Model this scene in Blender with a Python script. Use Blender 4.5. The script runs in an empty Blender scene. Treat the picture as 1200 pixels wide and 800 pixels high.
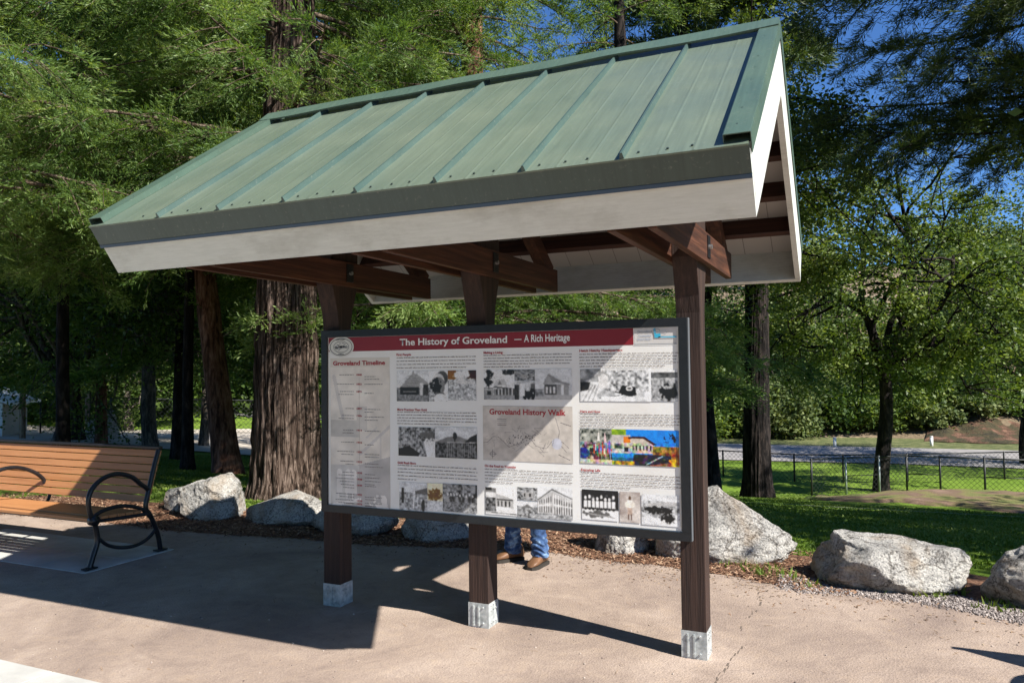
import bpy, bmesh, math, random
import numpy as np
from mathutils import Vector, Matrix
R = math.radians
rnd = random.Random(7)
RG = np.random.default_rng(11)
scene = bpy.context.scene
col = scene.collection

# ------------------------------------------------------------------ camera
CAM = np.array([2.3537, -4.446, 1.6718]); YAW, PIT, ROL = 0.4245, 0.0346, -0.011; FPX = 892.75
def cam_axes():
    cy, sy, cp, sp = math.cos(YAW), math.sin(YAW), math.cos(PIT), math.sin(PIT)
    f = np.array([-sy*cp, cy*cp, sp]); r = np.array([cy, sy, 0.]); u = np.cross(r, f)
    cr, sr = math.cos(ROL), math.sin(ROL)
    return cr*r+sr*u, -sr*r+cr*u, f
AR, AU, AF = cam_axes()
cd = bpy.data.cameras.new('camera'); cam = bpy.data.objects.new('camera', cd); col.objects.link(cam)
cd.sensor_width = 36; cd.lens = FPX/1200*36; cd.clip_start = .05; cd.clip_end = 2000
cam.matrix_world = Matrix(((AR[0], AU[0], -AF[0], CAM[0]), (AR[1], AU[1], -AF[1], CAM[1]), (AR[2], AU[2], -AF[2], CAM[2]), (0, 0, 0, 1)))
scene.camera = cam

# ------------------------------------------------------------------ sky, sun, exposure
SUN = Vector((2.30, -.66, 2.24)).normalized()
w = bpy.data.worlds.new('World'); scene.world = w; w.use_nodes = True
nt = w.node_tree; nt.nodes.clear()
out = nt.nodes.new('ShaderNodeOutputWorld'); bg = nt.nodes.new('ShaderNodeBackground'); sky = nt.nodes.new('ShaderNodeTexSky')
sky.sky_type = 'NISHITA'; sky.sun_disc = False
sky.sun_elevation = math.asin(SUN.z); sky.sun_rotation = math.atan2(SUN.x, SUN.y)
sky.altitude = 900; sky.air_density = 1.0; sky.dust_density = .1; sky.ozone_density = 3.0
bg.inputs['Strength'].default_value = .068
tint = nt.nodes.new('ShaderNodeMix'); tint.data_type = 'RGBA'; tint.blend_type = 'MULTIPLY'; tint.inputs[0].default_value = 1; tint.inputs[7].default_value = (.54, .84, 1.22, 1)
nt.links.new(sky.outputs[0], tint.inputs[6]); nt.links.new(tint.outputs[2], bg.inputs[0]); nt.links.new(bg.outputs[0], out.inputs[0])
sl = bpy.data.lights.new('sun', 'SUN'); sl.energy = 5.0; sl.angle = R(.53); sl.color = (1, .96, .89)
so = bpy.data.objects.new('sun', sl); col.objects.link(so); so.location = (20, -6, 20)
so.rotation_euler = (-SUN).to_track_quat('-Z', 'Y').to_euler()
vs = scene.view_settings; vs.view_transform = 'Standard'; vs.look = 'None'; vs.exposure = 1.0; vs.gamma = 1; vs.use_curve_mapping = False
scene.render.engine = 'CYCLES'
scene.cycles.max_bounces = 6; scene.cycles.transparent_max_bounces = 8

# ------------------------------------------------------------------ object helpers
def tag(o, label=None, cat=None, group=None, kind=None):
    if label: o['label'] = label
    if cat: o['category'] = cat
    if group: o['group'] = group
    if kind: o['kind'] = kind
    return o
def empty(name, loc=(0, 0, 0), rz=0.):
    o = bpy.data.objects.new(name, None); o.location = loc; o.rotation_euler = (0, 0, rz); o.empty_display_size = .2
    col.objects.link(o); return o
def link(name, me, mat=None, parent=None, smooth=False):
    o = bpy.data.objects.new(name, me); col.objects.link(o)
    if mat is not None:
        for m in (mat if isinstance(mat, (list, tuple)) else [mat]): me.materials.append(m)
    if parent is not None: o.parent = parent
    if smooth: me.polygons.foreach_set('use_smooth', np.ones(len(me.polygons), bool))
    return o
def npmesh(name, V, F):
    """V (n,3), F (m,k) uniform faces"""
    V = np.ascontiguousarray(V, np.float32); F = np.ascontiguousarray(F, np.int32)
    me = bpy.data.meshes.new(name); me.vertices.add(len(V)); me.vertices.foreach_set('co', V.ravel())
    k = F.shape[1]; me.loops.add(F.size); me.loops.foreach_set('vertex_index', F.ravel())
    me.polygons.add(len(F)); me.polygons.foreach_set('loop_start', np.arange(0, F.size, k, dtype=np.int32))
    me.update(calc_edges=True); me.validate(); return me
class MB:
    def __init__(s): s.v = []; s.f = []
    def add(s, V, F):
        b = len(s.v); s.v += [tuple(map(float, v)) for v in V]; s.f += [tuple(b+i for i in f) for f in F]; return s
    def box(s, x0, x1, y0, y1, z0, z1):
        return s.add([(x0,y0,z0),(x1,y0,z0),(x1,y1,z0),(x0,y1,z0),(x0,y0,z1),(x1,y0,z1),(x1,y1,z1),(x0,y1,z1)],
                     [(0,3,2,1),(4,5,6,7),(0,1,5,4),(1,2,6,5),(2,3,7,6),(3,0,4,7)])
    def extx(s, prof, x0, x1):
        """profile of (y,z) extruded along x"""
        n = len(prof); a = sum(prof[i][0]*prof[(i+1)%n][1]-prof[(i+1)%n][0]*prof[i][1] for i in range(n))
        if a < 0: prof = prof[::-1]
        V = [(x0, y, z) for y, z in prof]+[(x1, y, z) for y, z in prof]
        F = [tuple(range(n-1, -1, -1)), tuple(range(n, 2*n))]+[(i, (i+1)%n, n+(i+1)%n, n+i) for i in range(n)]
        return s.add(V, F)
    def quad(s, a, b, c, d): return s.add([a, b, c, d], [(0, 1, 2, 3)])
    def tube(s, P, rr, n=8, cap=True):
        V, F = tube_np(np.array(P, float), np.array(rr, float)*np.ones(len(P)), n)
        F = [tuple(f) for f in F]
        if cap: m = len(V); F += [tuple(range(n-1, -1, -1)), tuple(range(m-n, m))]
        return s.add(V, F)
    def cyl(s, a, b, r, n=12): return s.tube([a, b], [r, r], n)
    def build(s, name, mat, parent=None, smooth=False, bevel=0):
        me = bpy.data.meshes.new(name); me.from_pydata(s.v, [], s.f); me.update()
        if bevel:
            bm = bmesh.new(); bm.from_mesh(me); bmesh.ops.remove_doubles(bm, verts=bm.verts, dist=1e-5)
            es = [e for e in bm.edges if len(e.link_faces) == 2 and e.calc_face_angle(0) > .5]
            bmesh.ops.bevel(bm, geom=es, offset=bevel, segments=2, affect='EDGES', profile=.6); bm.to_mesh(me); bm.free()
        return link(name, me, mat, parent, smooth)
def tube_np(P, rr, n=8):
    m = len(P); T = np.gradient(P, axis=0); T /= np.linalg.norm(T, axis=1)[:, None]+1e-9
    ref = np.array([0, 0, 1.]) if abs(T[0][2]) < .9 else np.array([1., 0, 0])
    V = []; u = np.cross(T[0], ref); u /= np.linalg.norm(u)
    for i in range(m):
        u = u-T[i]*(u@T[i]); u /= np.linalg.norm(u)+1e-9; v = np.cross(T[i], u)
        a = np.arange(n)*2*math.pi/n
        V.append(P[i]+rr[i]*(np.cos(a)[:, None]*u+np.sin(a)[:, None]*v))
    V = np.concatenate(V); i = np.arange(n); j = (i+1) % n
    F = np.concatenate([np.stack([k*n+i, k*n+j, (k+1)*n+j, (k+1)*n+i], 1) for k in range(m-1)])
    return V, F
class Acc:
    """numpy accumulator"""
    def __init__(s): s.V = []; s.F = []; s.n = 0
    def add(s, V, F): s.V.append(V); s.F.append(F+s.n); s.n += len(V)
    def mesh(s, name): return npmesh(name, np.concatenate(s.V), np.concatenate(s.F))

def vnoise(x, y, seed=0, oct=4):
    """2D value noise, arrays"""
    r = np.random.default_rng(seed); T = r.random((256, 256)); o = np.zeros(np.broadcast(x, y).shape); a = .5
    for k in range(oct):
        xi = np.floor(x).astype(int); yi = np.floor(y).astype(int); fx = x-xi; fy = y-yi
        fx = fx*fx*(3-2*fx); fy = fy*fy*(3-2*fy); g = lambda i, j: T[(i) % 256, (j) % 256]
        o += a*((g(xi, yi)*(1-fx)+g(xi+1, yi)*fx)*(1-fy)+(g(xi, yi+1)*(1-fx)+g(xi+1, yi+1)*fx)*fy)
        x = x*2+17.3; y = y*2+9.1; a *= .5
    return o

# ------------------------------------------------------------------ material helpers
def mat(name, color=(.5, .5, .5), rough=.6, metal=0., spec=.5):
    m = bpy.data.materials.new(name); m.use_nodes = True; p = m.node_tree.nodes['Principled BSDF']
    p.inputs['Base Color'].default_value = (*color, 1); p.inputs['Roughness'].default_value = rough
    p.inputs['Metallic'].default_value = metal; p.inputs['Specular IOR Level'].default_value = spec
    return m
def N(m, t, **kw):
    n = m.node_tree.nodes.new('ShaderNode'+t)
    for k, v in kw.items():
        if k in n.inputs.keys(): n.inputs[k].default_value = v
        else: setattr(n, k, v)
    return n
def L(m, a, b): m.node_tree.links.new(a, b)
def coords(m, scale=(1, 1, 1), rot=(0, 0, 0)):
    t = N(m, 'TexCoord'); mp = N(m, 'Mapping'); mp.inputs['Scale'].default_value = scale; mp.inputs['Rotation'].default_value = rot
    L(m, t.outputs['Object'], mp.inputs[0]); return mp.outputs[0]
def ramp(m, fac, stops):
    r = N(m, 'ValToRGB'); e = r.color_ramp.elements
    while len(e) < len(stops): e.new(.5)
    for i, (p, c) in enumerate(stops): e[i].position = p; e[i].color = (*c, 1) if len(c) == 3 else c
    L(m, fac, r.inputs[0]); return r.outputs[0]
def noisy(name, stops, scale=(1, 1, 1), nscale=5, detail=6, rough=.7, bump=.3, bscale=None, bdist=.01, metal=0, spec=.4, rot=(0, 0, 0), distort=0.):
    m = mat(name, (.5,)*3, rough, metal, spec); p = m.node_tree.nodes['Principled BSDF']
    c = coords(m, scale, rot); n = N(m, 'TexNoise', Scale=nscale, Detail=detail, Roughness=.6, Distortion=distort); L(m, c, n.inputs['Vector'])
    L(m, ramp(m, n.outputs[0], stops), p.inputs['Base Color'])
    if bump:
        n2 = N(m, 'TexNoise', Scale=bscale or nscale*4, Detail=5, Roughness=.65); L(m, c, n2.inputs['Vector'])
        b = N(m, 'Bump', Strength=bump, Distance=bdist); L(m, n2.outputs[0], b.inputs['Height']); L(m, b.outputs[0], p.inputs['Normal'])
    return m
def mixc(m, fac, a, b, mode='MIX'):
    x = N(m, 'Mix', data_type='RGBA', blend_type=mode)
    for s, v in ((0, fac), (6, a), (7, b)):
        if isinstance(v, (int, float)): x.inputs[s].default_value = v
        elif isinstance(v, tuple): x.inputs[s].default_value = (*v, 1)
        else: L(m, v, x.inputs[s])
    return x.outputs[2]

def foliage_mat(name, c1, c2, c3, trans=.35, rough=.55, scale=.6):
    m = bpy.data.materials.new(name); m.use_nodes = True; t = m.node_tree; t.nodes.clear()
    o = N(m, 'OutputMaterial'); g = N(m, 'NewGeometry'); c = coords(m)
    n = N(m, 'TexNoise', Scale=scale, Detail=3); L(m, c, n.inputs['Vector'])
    mth = N(m, 'Math', operation='MULTIPLY_ADD'); L(m, g.outputs['Random Per Island'], mth.inputs[0]); mth.inputs[1].default_value = .5
    ms = N(m, 'Math', operation='MULTIPLY_ADD'); L(m, n.outputs[0], ms.inputs[0]); ms.inputs[1].default_value = 1.6; ms.inputs[2].default_value = -.52
    L(m, ms.outputs[0], mth.inputs[2])
    cc = ramp(m, mth.outputs[0], [(0.05, c1), (.5, c2), (.95, c3)])
    d = N(m, 'BsdfPrincipled'); d.inputs['Roughness'].default_value = rough; d.inputs['Specular IOR Level'].default_value = .35; L(m, cc, d.inputs['Base Color'])
    tr = N(m, 'BsdfTranslucent'); L(m, mixc(m, 1., cc, (1.25, 1.2, .45), 'MULTIPLY'), tr.inputs['Color'])
    mx = N(m, 'MixShader'); mx.inputs[0].default_value = trans
    L(m, d.outputs[0], mx.inputs[1]); L(m, tr.outputs[0], mx.inputs[2]); L(m, mx.outputs[0], o.inputs[0]); return m

M = {}
# timber
def timber(name, a, b, c, axis, rough=.65, bump=.5):
    sc = {'x': (.6, 14, 14), 'y': (14, .6, 14), 'z': (14, 14, .6)}[axis]
    m = mat(name, a, rough, 0, .35); p = m.node_tree.nodes['Principled BSDF']; cc = coords(m, sc)
    n = N(m, 'TexNoise', Scale=2.2, Detail=7, Roughness=.65, Distortion=.6); L(m, cc, n.inputs['Vector'])
    L(m, ramp(m, n.outputs[0], [(.3, a), (.5, b), (.72, c)]), p.inputs['Base Color'])
    n2 = N(m, 'TexNoise', Scale=7, Detail=5); L(m, cc, n2.inputs['Vector'])
    bp = N(m, 'Bump', Strength=bump, Distance=.004); L(m, n2.outputs[0], bp.inputs['Height']); L(m, bp.outputs[0], p.inputs['Normal']); return m
ts = ((.022, .009, .006), (.058, .021, .011), (.13, .05, .025))
M['post'] = timber('stained_timber_post', (.020, .012, .010), (.036, .020, .015), (.062, .034, .025), 'z', .75, .9)
M['beam'] = timber('stained_timber_beam', *ts, 'y'); M['purlin'] = timber('stained_timber_purlin', (.022, .009, .006), (.045, .016, .009), (.08, .03, .015), 'x')
M['rafter'] = timber('stained_timber_rafter', *ts, 'y')
# painted boards with faint smudges
m = mat('painted_fascia_board', (.72, .68, .6), .55); p = m.node_tree.nodes['Principled BSDF']
c = coords(m, (3, 14, 40)); n = N(m, 'TexNoise', Scale=3, Detail=8, Roughness=.7); L(m, c, n.inputs['Vector'])
c2 = coords(m, (1.3, 2, 3)); n2 = N(m, 'TexNoise', Scale=1.6, Detail=6, Roughness=.7); L(m, c2, n2.inputs['Vector'])
a_ = ramp(m, n.outputs[0], [(.3, (.555, .575, .53)), (.65, (.65, .67, .625))]); b_ = ramp(m, n2.outputs[0], [(.48, (1, 1, 1)), (.7, (.74, .73, .71))])
L(m, mixc(m, 1., a_, b_, 'MULTIPLY'), p.inputs['Base Color'])
bp = N(m, 'Bump', Strength=.5, Distance=.002); L(m, n.outputs[0], bp.inputs['Height']); L(m, bp.outputs[0], p.inputs['Normal']); M['fascia'] = m
# roof decking underside: pale grooved boards
m = mat('painted_roof_decking', (.62, .60, .55), .7); p = m.node_tree.nodes['Principled BSDF']
c = coords(m); sx = N(m, 'SeparateXYZ'); L(m, c, sx.inputs[0])
q = N(m, 'Math', operation='MULTIPLY'); L(m, sx.outputs[0], q.inputs[0]); q.inputs[1].default_value = 1/.2
fr = N(m, 'Math', operation='FRACT'); L(m, q.outputs[0], fr.inputs[0]); L(m, ramp(m, fr.outputs[0], [(0, (.1, .09, .08)), (.04, (.43, .42, .40))]), p.inputs['Base Color']); M['deck'] = m
# green painted metal
def green(name, base, rough=.38):
    m = mat(name, base, rough, .0, .5); p = m.node_tree.nodes['Principled BSDF']
    c = coords(m, (22, 1.2, 1.2)); n = N(m, 'TexNoise', Scale=2.5, Detail=6, Roughness=.7); L(m, c, n.inputs['Vector'])
    c2 = coords(m, (1, 1, 1)); n2 = N(m, 'TexNoise', Scale=2.3, Detail=5); L(m, c2, n2.inputs['Vector'])
    n3 = N(m, 'TexNoise', Scale=60, Detail=3); L(m, c2, n3.inputs['Vector'])
    f = ramp(m, n.outputs[0], [(.3, tuple(v*.86 for v in base)), (.7, tuple(min(1, v*1.14) for v in base))])
    f = mixc(m, 1., f, ramp(m, n2.outputs[0], [(.35, (.9, .93, .94)), (.7, (1.08, 1.05, 1.0))]), 'MULTIPLY')
    f = mixc(m, ramp(m, n3.outputs[0], [(.62, (0, 0, 0)), (.8, (.35,)*3)]), f, (.3, .3, .24))
    L(m, f, p.inputs['Base Color'])
    L(m, ramp(m, n2.outputs[0], [(.3, (rough*.8,)*3), (.7, (rough*1.25,)*3)]), p.inputs['Roughness'])
    b = N(m, 'Bump', Strength=.12, Distance=.004); L(m, n2.outputs[0], b.inputs['Height']); L(m, b.outputs[0], p.inputs['Normal']); return m
M['green'] = green('green_metal_roofing', (.132, .165, .122)); M['green_dark'] = green('green_metal_trim', (.075, .12, .09), .42)
M['rib'] = green('teal_metal_rib', (.06, .10, .088), .4); M['screw'] = mat('dark_screw', (.035, .05, .045), .4, .3)
M['drip'] = green('dark_metal_drip_edge', (.05, .075, .065), .4)
M['galv'] = noisy('galvanised_steel', [(.3, (.22, .24, .235)), (.5, (.42, .44, .43)), (.75, (.64, .65, .63))], nscale=24, rough=.55, metal=.15, bump=.2, bscale=60, bdist=.002)
M['plate'] = mat('black_bolt_plate', (.012, .012, .013), .4, .3); M['steel'] = mat('bolt_steel', (.5, .5, .5), .35, .9)
M['frame'] = noisy('black_powder_coat', [(.3, (.010, .012, .014)), (.7, (.017, .019, .021))], nscale=40, rough=.38, bump=.1)
M['iron'] = noisy('black_cast_iron', [(.3, (.008, .008, .010)), (.7, (.018, .018, .02))], nscale=18, rough=.28, bump=.25, bscale=60, bdist=.002)
M['jean'] = noisy('blue_denim', [(.3, (.012, .03, .085)), (.5, (.035, .08, .19)), (.66, (.22, .34, .5))], nscale=16, rough=.85, bump=.5, bscale=120, bdist=.003)
M['boot'] = noisy('brown_leather', [(.3, (.09, .045, .022)), (.7, (.2, .10, .05))], nscale=12, rough=.5, bump=.3, bdist=.004)
M['sole'] = mat('dark_rubber_sole', (.03, .025, .02), .8)
M['skin'] = noisy('skin', [(.3, (.45, .25, .17)), (.7, (.55, .32, .22))], nscale=8, rough=.5, bump=.05)
M['shirt'] = noisy('grey_shirt', [(.3, (.16, .18, .2)), (.7, (.22, .24, .27))], nscale=10, rough=.9, bump=.3)
M['hair'] = mat('brown_hair', (.05, .03, .018), .6)

# ------------------------------------------------------------------ terrain
def sstep(t): t = np.clip(t, 0, 1); return t*t*(3-2*t)
def H(x, y):
    x = np.asarray(x, float); y = np.asarray(y, float)
    D = 1.15+1.35*np.clip((x+22)/15, 0, 1)
    lin = np.clip((y-2.6)/19., 0, 1); lin = np.where(lin < .12, lin*lin/.24, lin-.06)/.94
    z = -D*lin
    hill = np.clip(y-42-.0*x, 0, None)
    z = z+np.where(hill > 0, 26*(1-np.exp(-hill*hill/(hill+6)/72.)), 0)*(1+.10*np.sin(x*.045+1))
    far = np.clip(-x-30, 0, None)
    z = z+far*.12*np.clip((y-10)/30, 0, 1)
    z = z+(vnoise(x*.15+40, y*.15+40, 3)-.5)*np.clip(hill/10, 0, 1)*3.0
    # low mulch berm on the lawn in front of the fence
    z = z+.46*np.exp(-((x-7.2)/5.2)**4)*np.exp(-((y-(17.6+.12*x))/2.9)**2)
    return z
def at(px, py, d):
    v = AF+AR*(px-600)/FPX-AU*(py-400)/FPX
    return CAM+v*d
def ground_at(px, d):
    p = at(px, 431, d); return np.array([p[0], p[1], float(H(p[0], p[1]))])
def sheet(xs, ys, dz=0.):
    X, Y = np.meshgrid(xs, ys); Z = H(X, Y)+dz; V = np.stack([X, Y, Z], -1).reshape(-1, 3)
    nx, ny = len(xs), len(ys); i = np.arange((nx-1)*(ny-1)); a = i//(nx-1)*nx+i % (nx-1)
    return V, np.stack([a, a+1, a+nx+1, a+nx], 1)

# path/plaza material (tan decomposed granite asphalt, worn)
m = mat('worn_tan_asphalt', (.4, .33, .27), .92, 0, .2); p = m.node_tree.nodes['Principled BSDF']; c = coords(m)
n1 = N(m, 'TexNoise', Scale=1.1, Detail=8, Roughness=.62, Distortion=.7); n2 = N(m, 'TexNoise', Scale=130, Detail=6, Roughness=.85); n3 = N(m, 'TexNoise', Scale=7, Detail=6, Roughness=.7, Distortion=1.2)
v1 = N(m, 'TexVoronoi', Scale=75); v2 = N(m, 'TexVoronoi', Scale=30)
for q in (n1, n2, n3, v1, v2): L(m, c, q.inputs['Vector'])
base = ramp(m, n1.outputs[0], [(.28, (.225, .172, .145)), (.5, (.325, .252, .205)), (.7, (.415, .33, .272))])
base = mixc(m, 1., base, ramp(m, n3.outputs[0], [(.3, (.84, .83, .84)), (.52, (1, 1, 1)), (.75, (1.1, 1.08, 1.02))]), 'MULTIPLY')
base = mixc(m, 1., base, ramp(m, n2.outputs[0], [(.34, (.66, .64, .64)), (.5, (1, 1, 1)), (.66, (1.25, 1.25, 1.22))]), 'MULTIPLY')
peb = ramp(m, v2.outputs['Distance'], [(.05, (1, 1, 1)), (.1, (0, 0, 0))]); vr = N(m, 'SeparateColor'); L(m, v2.outputs['Color'], vr.inputs[0])
gate = ramp(m, vr.outputs[0], [(.80, (0, 0, 0)), (.82, (1, 1, 1))])
base = mixc(m, mixc(m, 1., peb, gate, 'MULTIPLY'), base, (.14, .11, .09))
L(m, base, p.inputs['Base Color'])
mm = N(m, 'Math', operation='ADD'); L(m, n2.outputs[0], mm.inputs[0]); L(m, v1.outputs['Distance'], mm.inputs[1])
bp = N(m, 'Bump', Strength=.5, Distance=.006); L(m, mm.outputs[0], bp.inputs['Height']); L(m, bp.outputs[0], p.inputs['Normal']); M['path'] = m

def grass_mat(name, stops, patch):
    m = mat(name, (.1, .2, .05), .9, 0, .15); p = m.node_tree.nodes['Principled BSDF']; c = coords(m)
    n1 = N(m, 'TexNoise', Scale=.5, Detail=6, Roughness=.65); n2 = N(m, 'TexNoise', Scale=22, Detail=6, Roughness=.8); 
    L(m, c, n1.inputs['Vector']); L(m, c, n2.inputs['Vector'])
    a = ramp(m, n1.outputs[0], stops); a = mixc(m, 1., a, ramp(m, n2.outputs[0], [(.3, (.55, .6, .55)), (.7, (1.35, 1.3, 1.2))]), 'MULTIPLY')
    L(m, a, p.inputs['Base Color']); bp = N(m, 'Bump', Strength=.9, Distance=.05); L(m, n2.outputs[0], bp.inputs['Height']); L(m, bp.outputs[0], p.inputs['Normal']); return m
M['lawn'] = grass_mat('mown_lawn', [(.3, (.11, .19, .02)), (.55, (.17, .265, .035)), (.75, (.25, .32, .07))], 1)
M['hillground'] = noisy('dry_hill_soil', [(.3, (.10, .075, .04)), (.5, (.19, .14, .085)), (.62, (.34, .25, .17)), (.8, (.42, .33, .25))], nscale=.16, detail=9, rough=.95, bump=.8, bscale=1.5, bdist=.3)
M['mulch'] = noisy('bark_mulch_soil', [(.3, (.075, .035, .02)), (.5, (.17, .085, .05)), (.7, (.32, .18, .11))], nscale=26, detail=7, rough=.95, bump=1., bscale=60, bdist=.02)
M['road'] = noisy('grey_road_asphalt', [(.3, (.23, .215, .205)), (.7, (.32, .30, .285))], nscale=1.5, rough=.9, bump=.2, bscale=40)
M['soilbank'] = noisy('red_brown_bank_soil', [(.36, (.025, .02, .01)), (.48, (.06, .05, .02)), (.55, (.10, .05, .028)), (.66, (.24, .13, .08))], nscale=1.0, detail=9, rough=.95, bump=1, bscale=5, bdist=.15)
M['dirt'] = noisy('tan_dirt_track', [(.3, (.40, .34, .27)), (.7, (.58, .52, .44))], nscale=.6, detail=8, rough=.95, bump=.3)

# ground: lawn sheet reaching far, hillside included
xs = np.concatenate([np.linspace(-260, -60, 21), np.linspace(-56, 30, 130), np.linspace(34, 200, 25)])
ys = np.concatenate([np.linspace(-60, -2, 8), np.linspace(-1.5, 30, 110), np.linspace(30.5, 60, 50), np.linspace(62, 260, 60)])
V, F = sheet(xs, ys); V[:, 2] -= .02
fc = V[F].mean(1); hillf = fc[:, 1] > 42.2
g = npmesh('lawn', V, F[~hillf]); tag(link('lawn', g, M['lawn'], smooth=True), kind='structure')
g = npmesh('hillside', V, F[hillf]); tag(link('hillside', g, M['hillground'], smooth=True), kind='structure')

def strip_sheet(name, pts_lo, pts_hi, mtl, z=None, dz=.004, n=60, m=8, kind='structure', rim=0.):
    """sheet between two polylines (x,y), draped on terrain (z None) or flat"""
    def res(P, n):
        P = np.array(P, float); s = np.r_[0, np.cumsum(np.linalg.norm(np.diff(P, axis=0), axis=1))]; t = np.linspace(0, s[-1], n)
        return np.stack([np.interp(t, s, P[:, 0]), np.interp(t, s, P[:, 1])], 1)
    A, B = res(pts_lo, n), res(pts_hi, n); Vv = []
    for j in range(m):
        k = j/(m-1); Q = A*(1-k)+B*k; zz = (H(Q[:, 0], Q[:, 1]) if z is None else np.full(n, z))+dz
        if z is None and rim and j in (0, m-1): zz = zz-.09
        if z is None and rim: zz[0] -= .09; zz[-1] -= .09; Q = Q+np.c_[np.zeros(n), (vnoise(Q[:, 0]*.9, Q[:, 0]*0+j*.05, 6)-.5)*rim]
        Vv.append(np.c_[Q, zz])
    Vv = np.concatenate(Vv); i = np.arange((n-1)*(m-1)); a = i//(n-1)*n+i % (n-1)
    F_ = np.stack([a, a+1, a+n+1, a+n], 1); me = npmesh(name, Vv, F_); o = link(name, me, mtl, smooth=True)
    return tag(o, kind=kind)
edge = [(-60, 1.2), (-8, 1.35), (-5.6, 1.5), (-4.25, 1.42), (-2.77, 1.62), (-1.9, 1.66), (-1.08, 1.9), (-.2, 2.05), (.25, 1.97), (.9, 1.95), (1.42, 1.84), (1.91, 1.66), (2.4, 1.72), (2.84, 1.66), (3.3, 1.43), (4.2, 1.25), (6, 1.1), (40, 1.0)]
# path (flat), wobbling edge
E2 = []
for (x0, y0), (x1, y1) in zip(edge[:-1], edge[1:]):
    nn = 14 if abs(x0) < 8 else 4
    for k in range(nn):
        t = k/nn; x = x0+(x1-x0)*t; E2.append((x, y0+(y1-y0)*t+(vnoise(np.array(x*6.), np.array(3.), 5)-.5)*.09*(abs(x) < 9)))
E2.append(edge[-1])
strip_sheet('path', [(-60, -30), (40, -30)], E2, M['path'], z=0., dz=0., n=400, m=40)
# mulch bed under the boulders
up = [(x, y+1.25+(.5*(vnoise(np.array(x*1.3), np.array(7.), 8)-.5))) for x, y in E2 if -9 < x < 7]; lo = [(x, y-.25) for x, y in E2 if -9 < x < 7]
strip_sheet('mulch_bed', lo, up, M['mulch'], dz=-.006, n=220, m=14)
# concrete bench pad and walk
m = noisy('pale_concrete', [(.3, (.36, .35, .325)), (.55, (.47, .46, .43)), (.75, (.56, .54, .505))], nscale=3, detail=9, rough=.85, bump=.25, bscale=90, bdist=.003)
M['concrete'] = m
mb = MB()
for i in range(4):
    for j in range(2): mb.box(-3.545-.62*i-.612, -3.545-.62*i, -.085+.46*j, -.085+.46*j+.452, -.05, .006)
tag(mb.build('bench_pad', M['concrete'], bevel=.003), kind='structure')
mb = MB()
for i in range(14):
    for j in range(6): mb.box(-8.6+.62*i, -8.6+.62*i+.612, -1.575-.46*j-.452, -1.575-.46*j, -.05, .006)
tag(mb.build('concrete_walk', M['concrete'], bevel=.003), kind='structure')
mb = MB(); mb.box(-8.6, .07, -4.34, -1.578, -.04, .0025); tag(mb.build('concrete_joints', mat('joint_grit', (.12, .1, .09), .95)), kind='structure')
# crack with raised crumbs
crk = MB(); pts = [(1.60, -1.2), (1.66, -.7), (1.62, -.35), (1.65, -.12), (1.69, .3), (1.63, .75), (1.70, 1.1), (1.63, 1.55)]
for (x0, y0), (x1, y1) in zip(pts[:-1], pts[1:]):
    for k in range(10):
        t = k/10; x = x0+(x1-x0)*t+rnd.uniform(-.012, .012); y = y0+(y1-y0)*t
        ww = rnd.uniform(.0005, .006)
        if rnd.random() < .35: continue
        x += 0; crk.box(x-ww, x+ww, y, y+abs(y1-y0)/10+.004, -.01, .0015)
tag(crk.build('path_crack', mat('crack_dark', (.13, .10, .08), 1)), kind='structure')
strip_sheet('road', [(-90, 31.5), (-3, 30.2), (4, 31.2), (40, 30.5)], [(-90, 37.8), (-3, 37.4), (8, 38.2), (40, 38.6)], M['road'], dz=.02, n=80)
strip_sheet('dirt_verge', [(-90, 37.8), (-3, 37.4), (8, 38.2), (40, 38.6)], [(-90, 43), (-3, 42.4), (8, 43), (40, 43)], noisy('dry_verge_grass', [(.3, (.05, .07, .018)), (.5, (.10, .115, .035)), (.7, (.2, .19, .08))], nscale=2.5, rough=.95, bump=.8, bscale=14, bdist=.05), dz=.012, n=80)
strip_sheet('dirt_track', [tuple(ground_at(q, 24.5)[:2]) for q in (-120, 0, 120, 240, 330, 420)], [tuple(ground_at(q, 37)[:2]) for q in (-120, 0, 120, 240, 330, 420)], M['dirt'], dz=.02, n=60, m=20)
strip_sheet('soil_bank', [(5.5, 42), (8, 41.2), (12, 41), (24, 41)], [(6, 45), (8, 46.5), (14, 46), (24, 45)], M['soilbank'], dz=.14, n=60, m=14, rim=3.)
strip_sheet('mulch_mound', [(1.0, 15.6), (4, 14.2), (8, 14.0), (16, 13.8)], [(1.2, 18.8), (4, 20.6), (8, 21.2), (16, 21.8)], noisy('dry_berm_mulch', [(.34, (.10, .14, .03)), (.46, (.19, .17, .06)), (.56, (.17, .11, .07)), (.7, (.27, .18, .125))], nscale=1.3, detail=9, rough=.95, bump=1, bscale=30, bdist=.03), dz=.03, n=90, m=26, rim=2.2)
strip_sheet('lawn_edging', [(-2.3, 10.5), (1, 11.3), (5, 12), (12, 12.4)], [(-2.3, 10.56), (1, 11.36), (5, 12.06), (12, 12.46)], M['concrete'], dz=.03, n=40, m=2)

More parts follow.
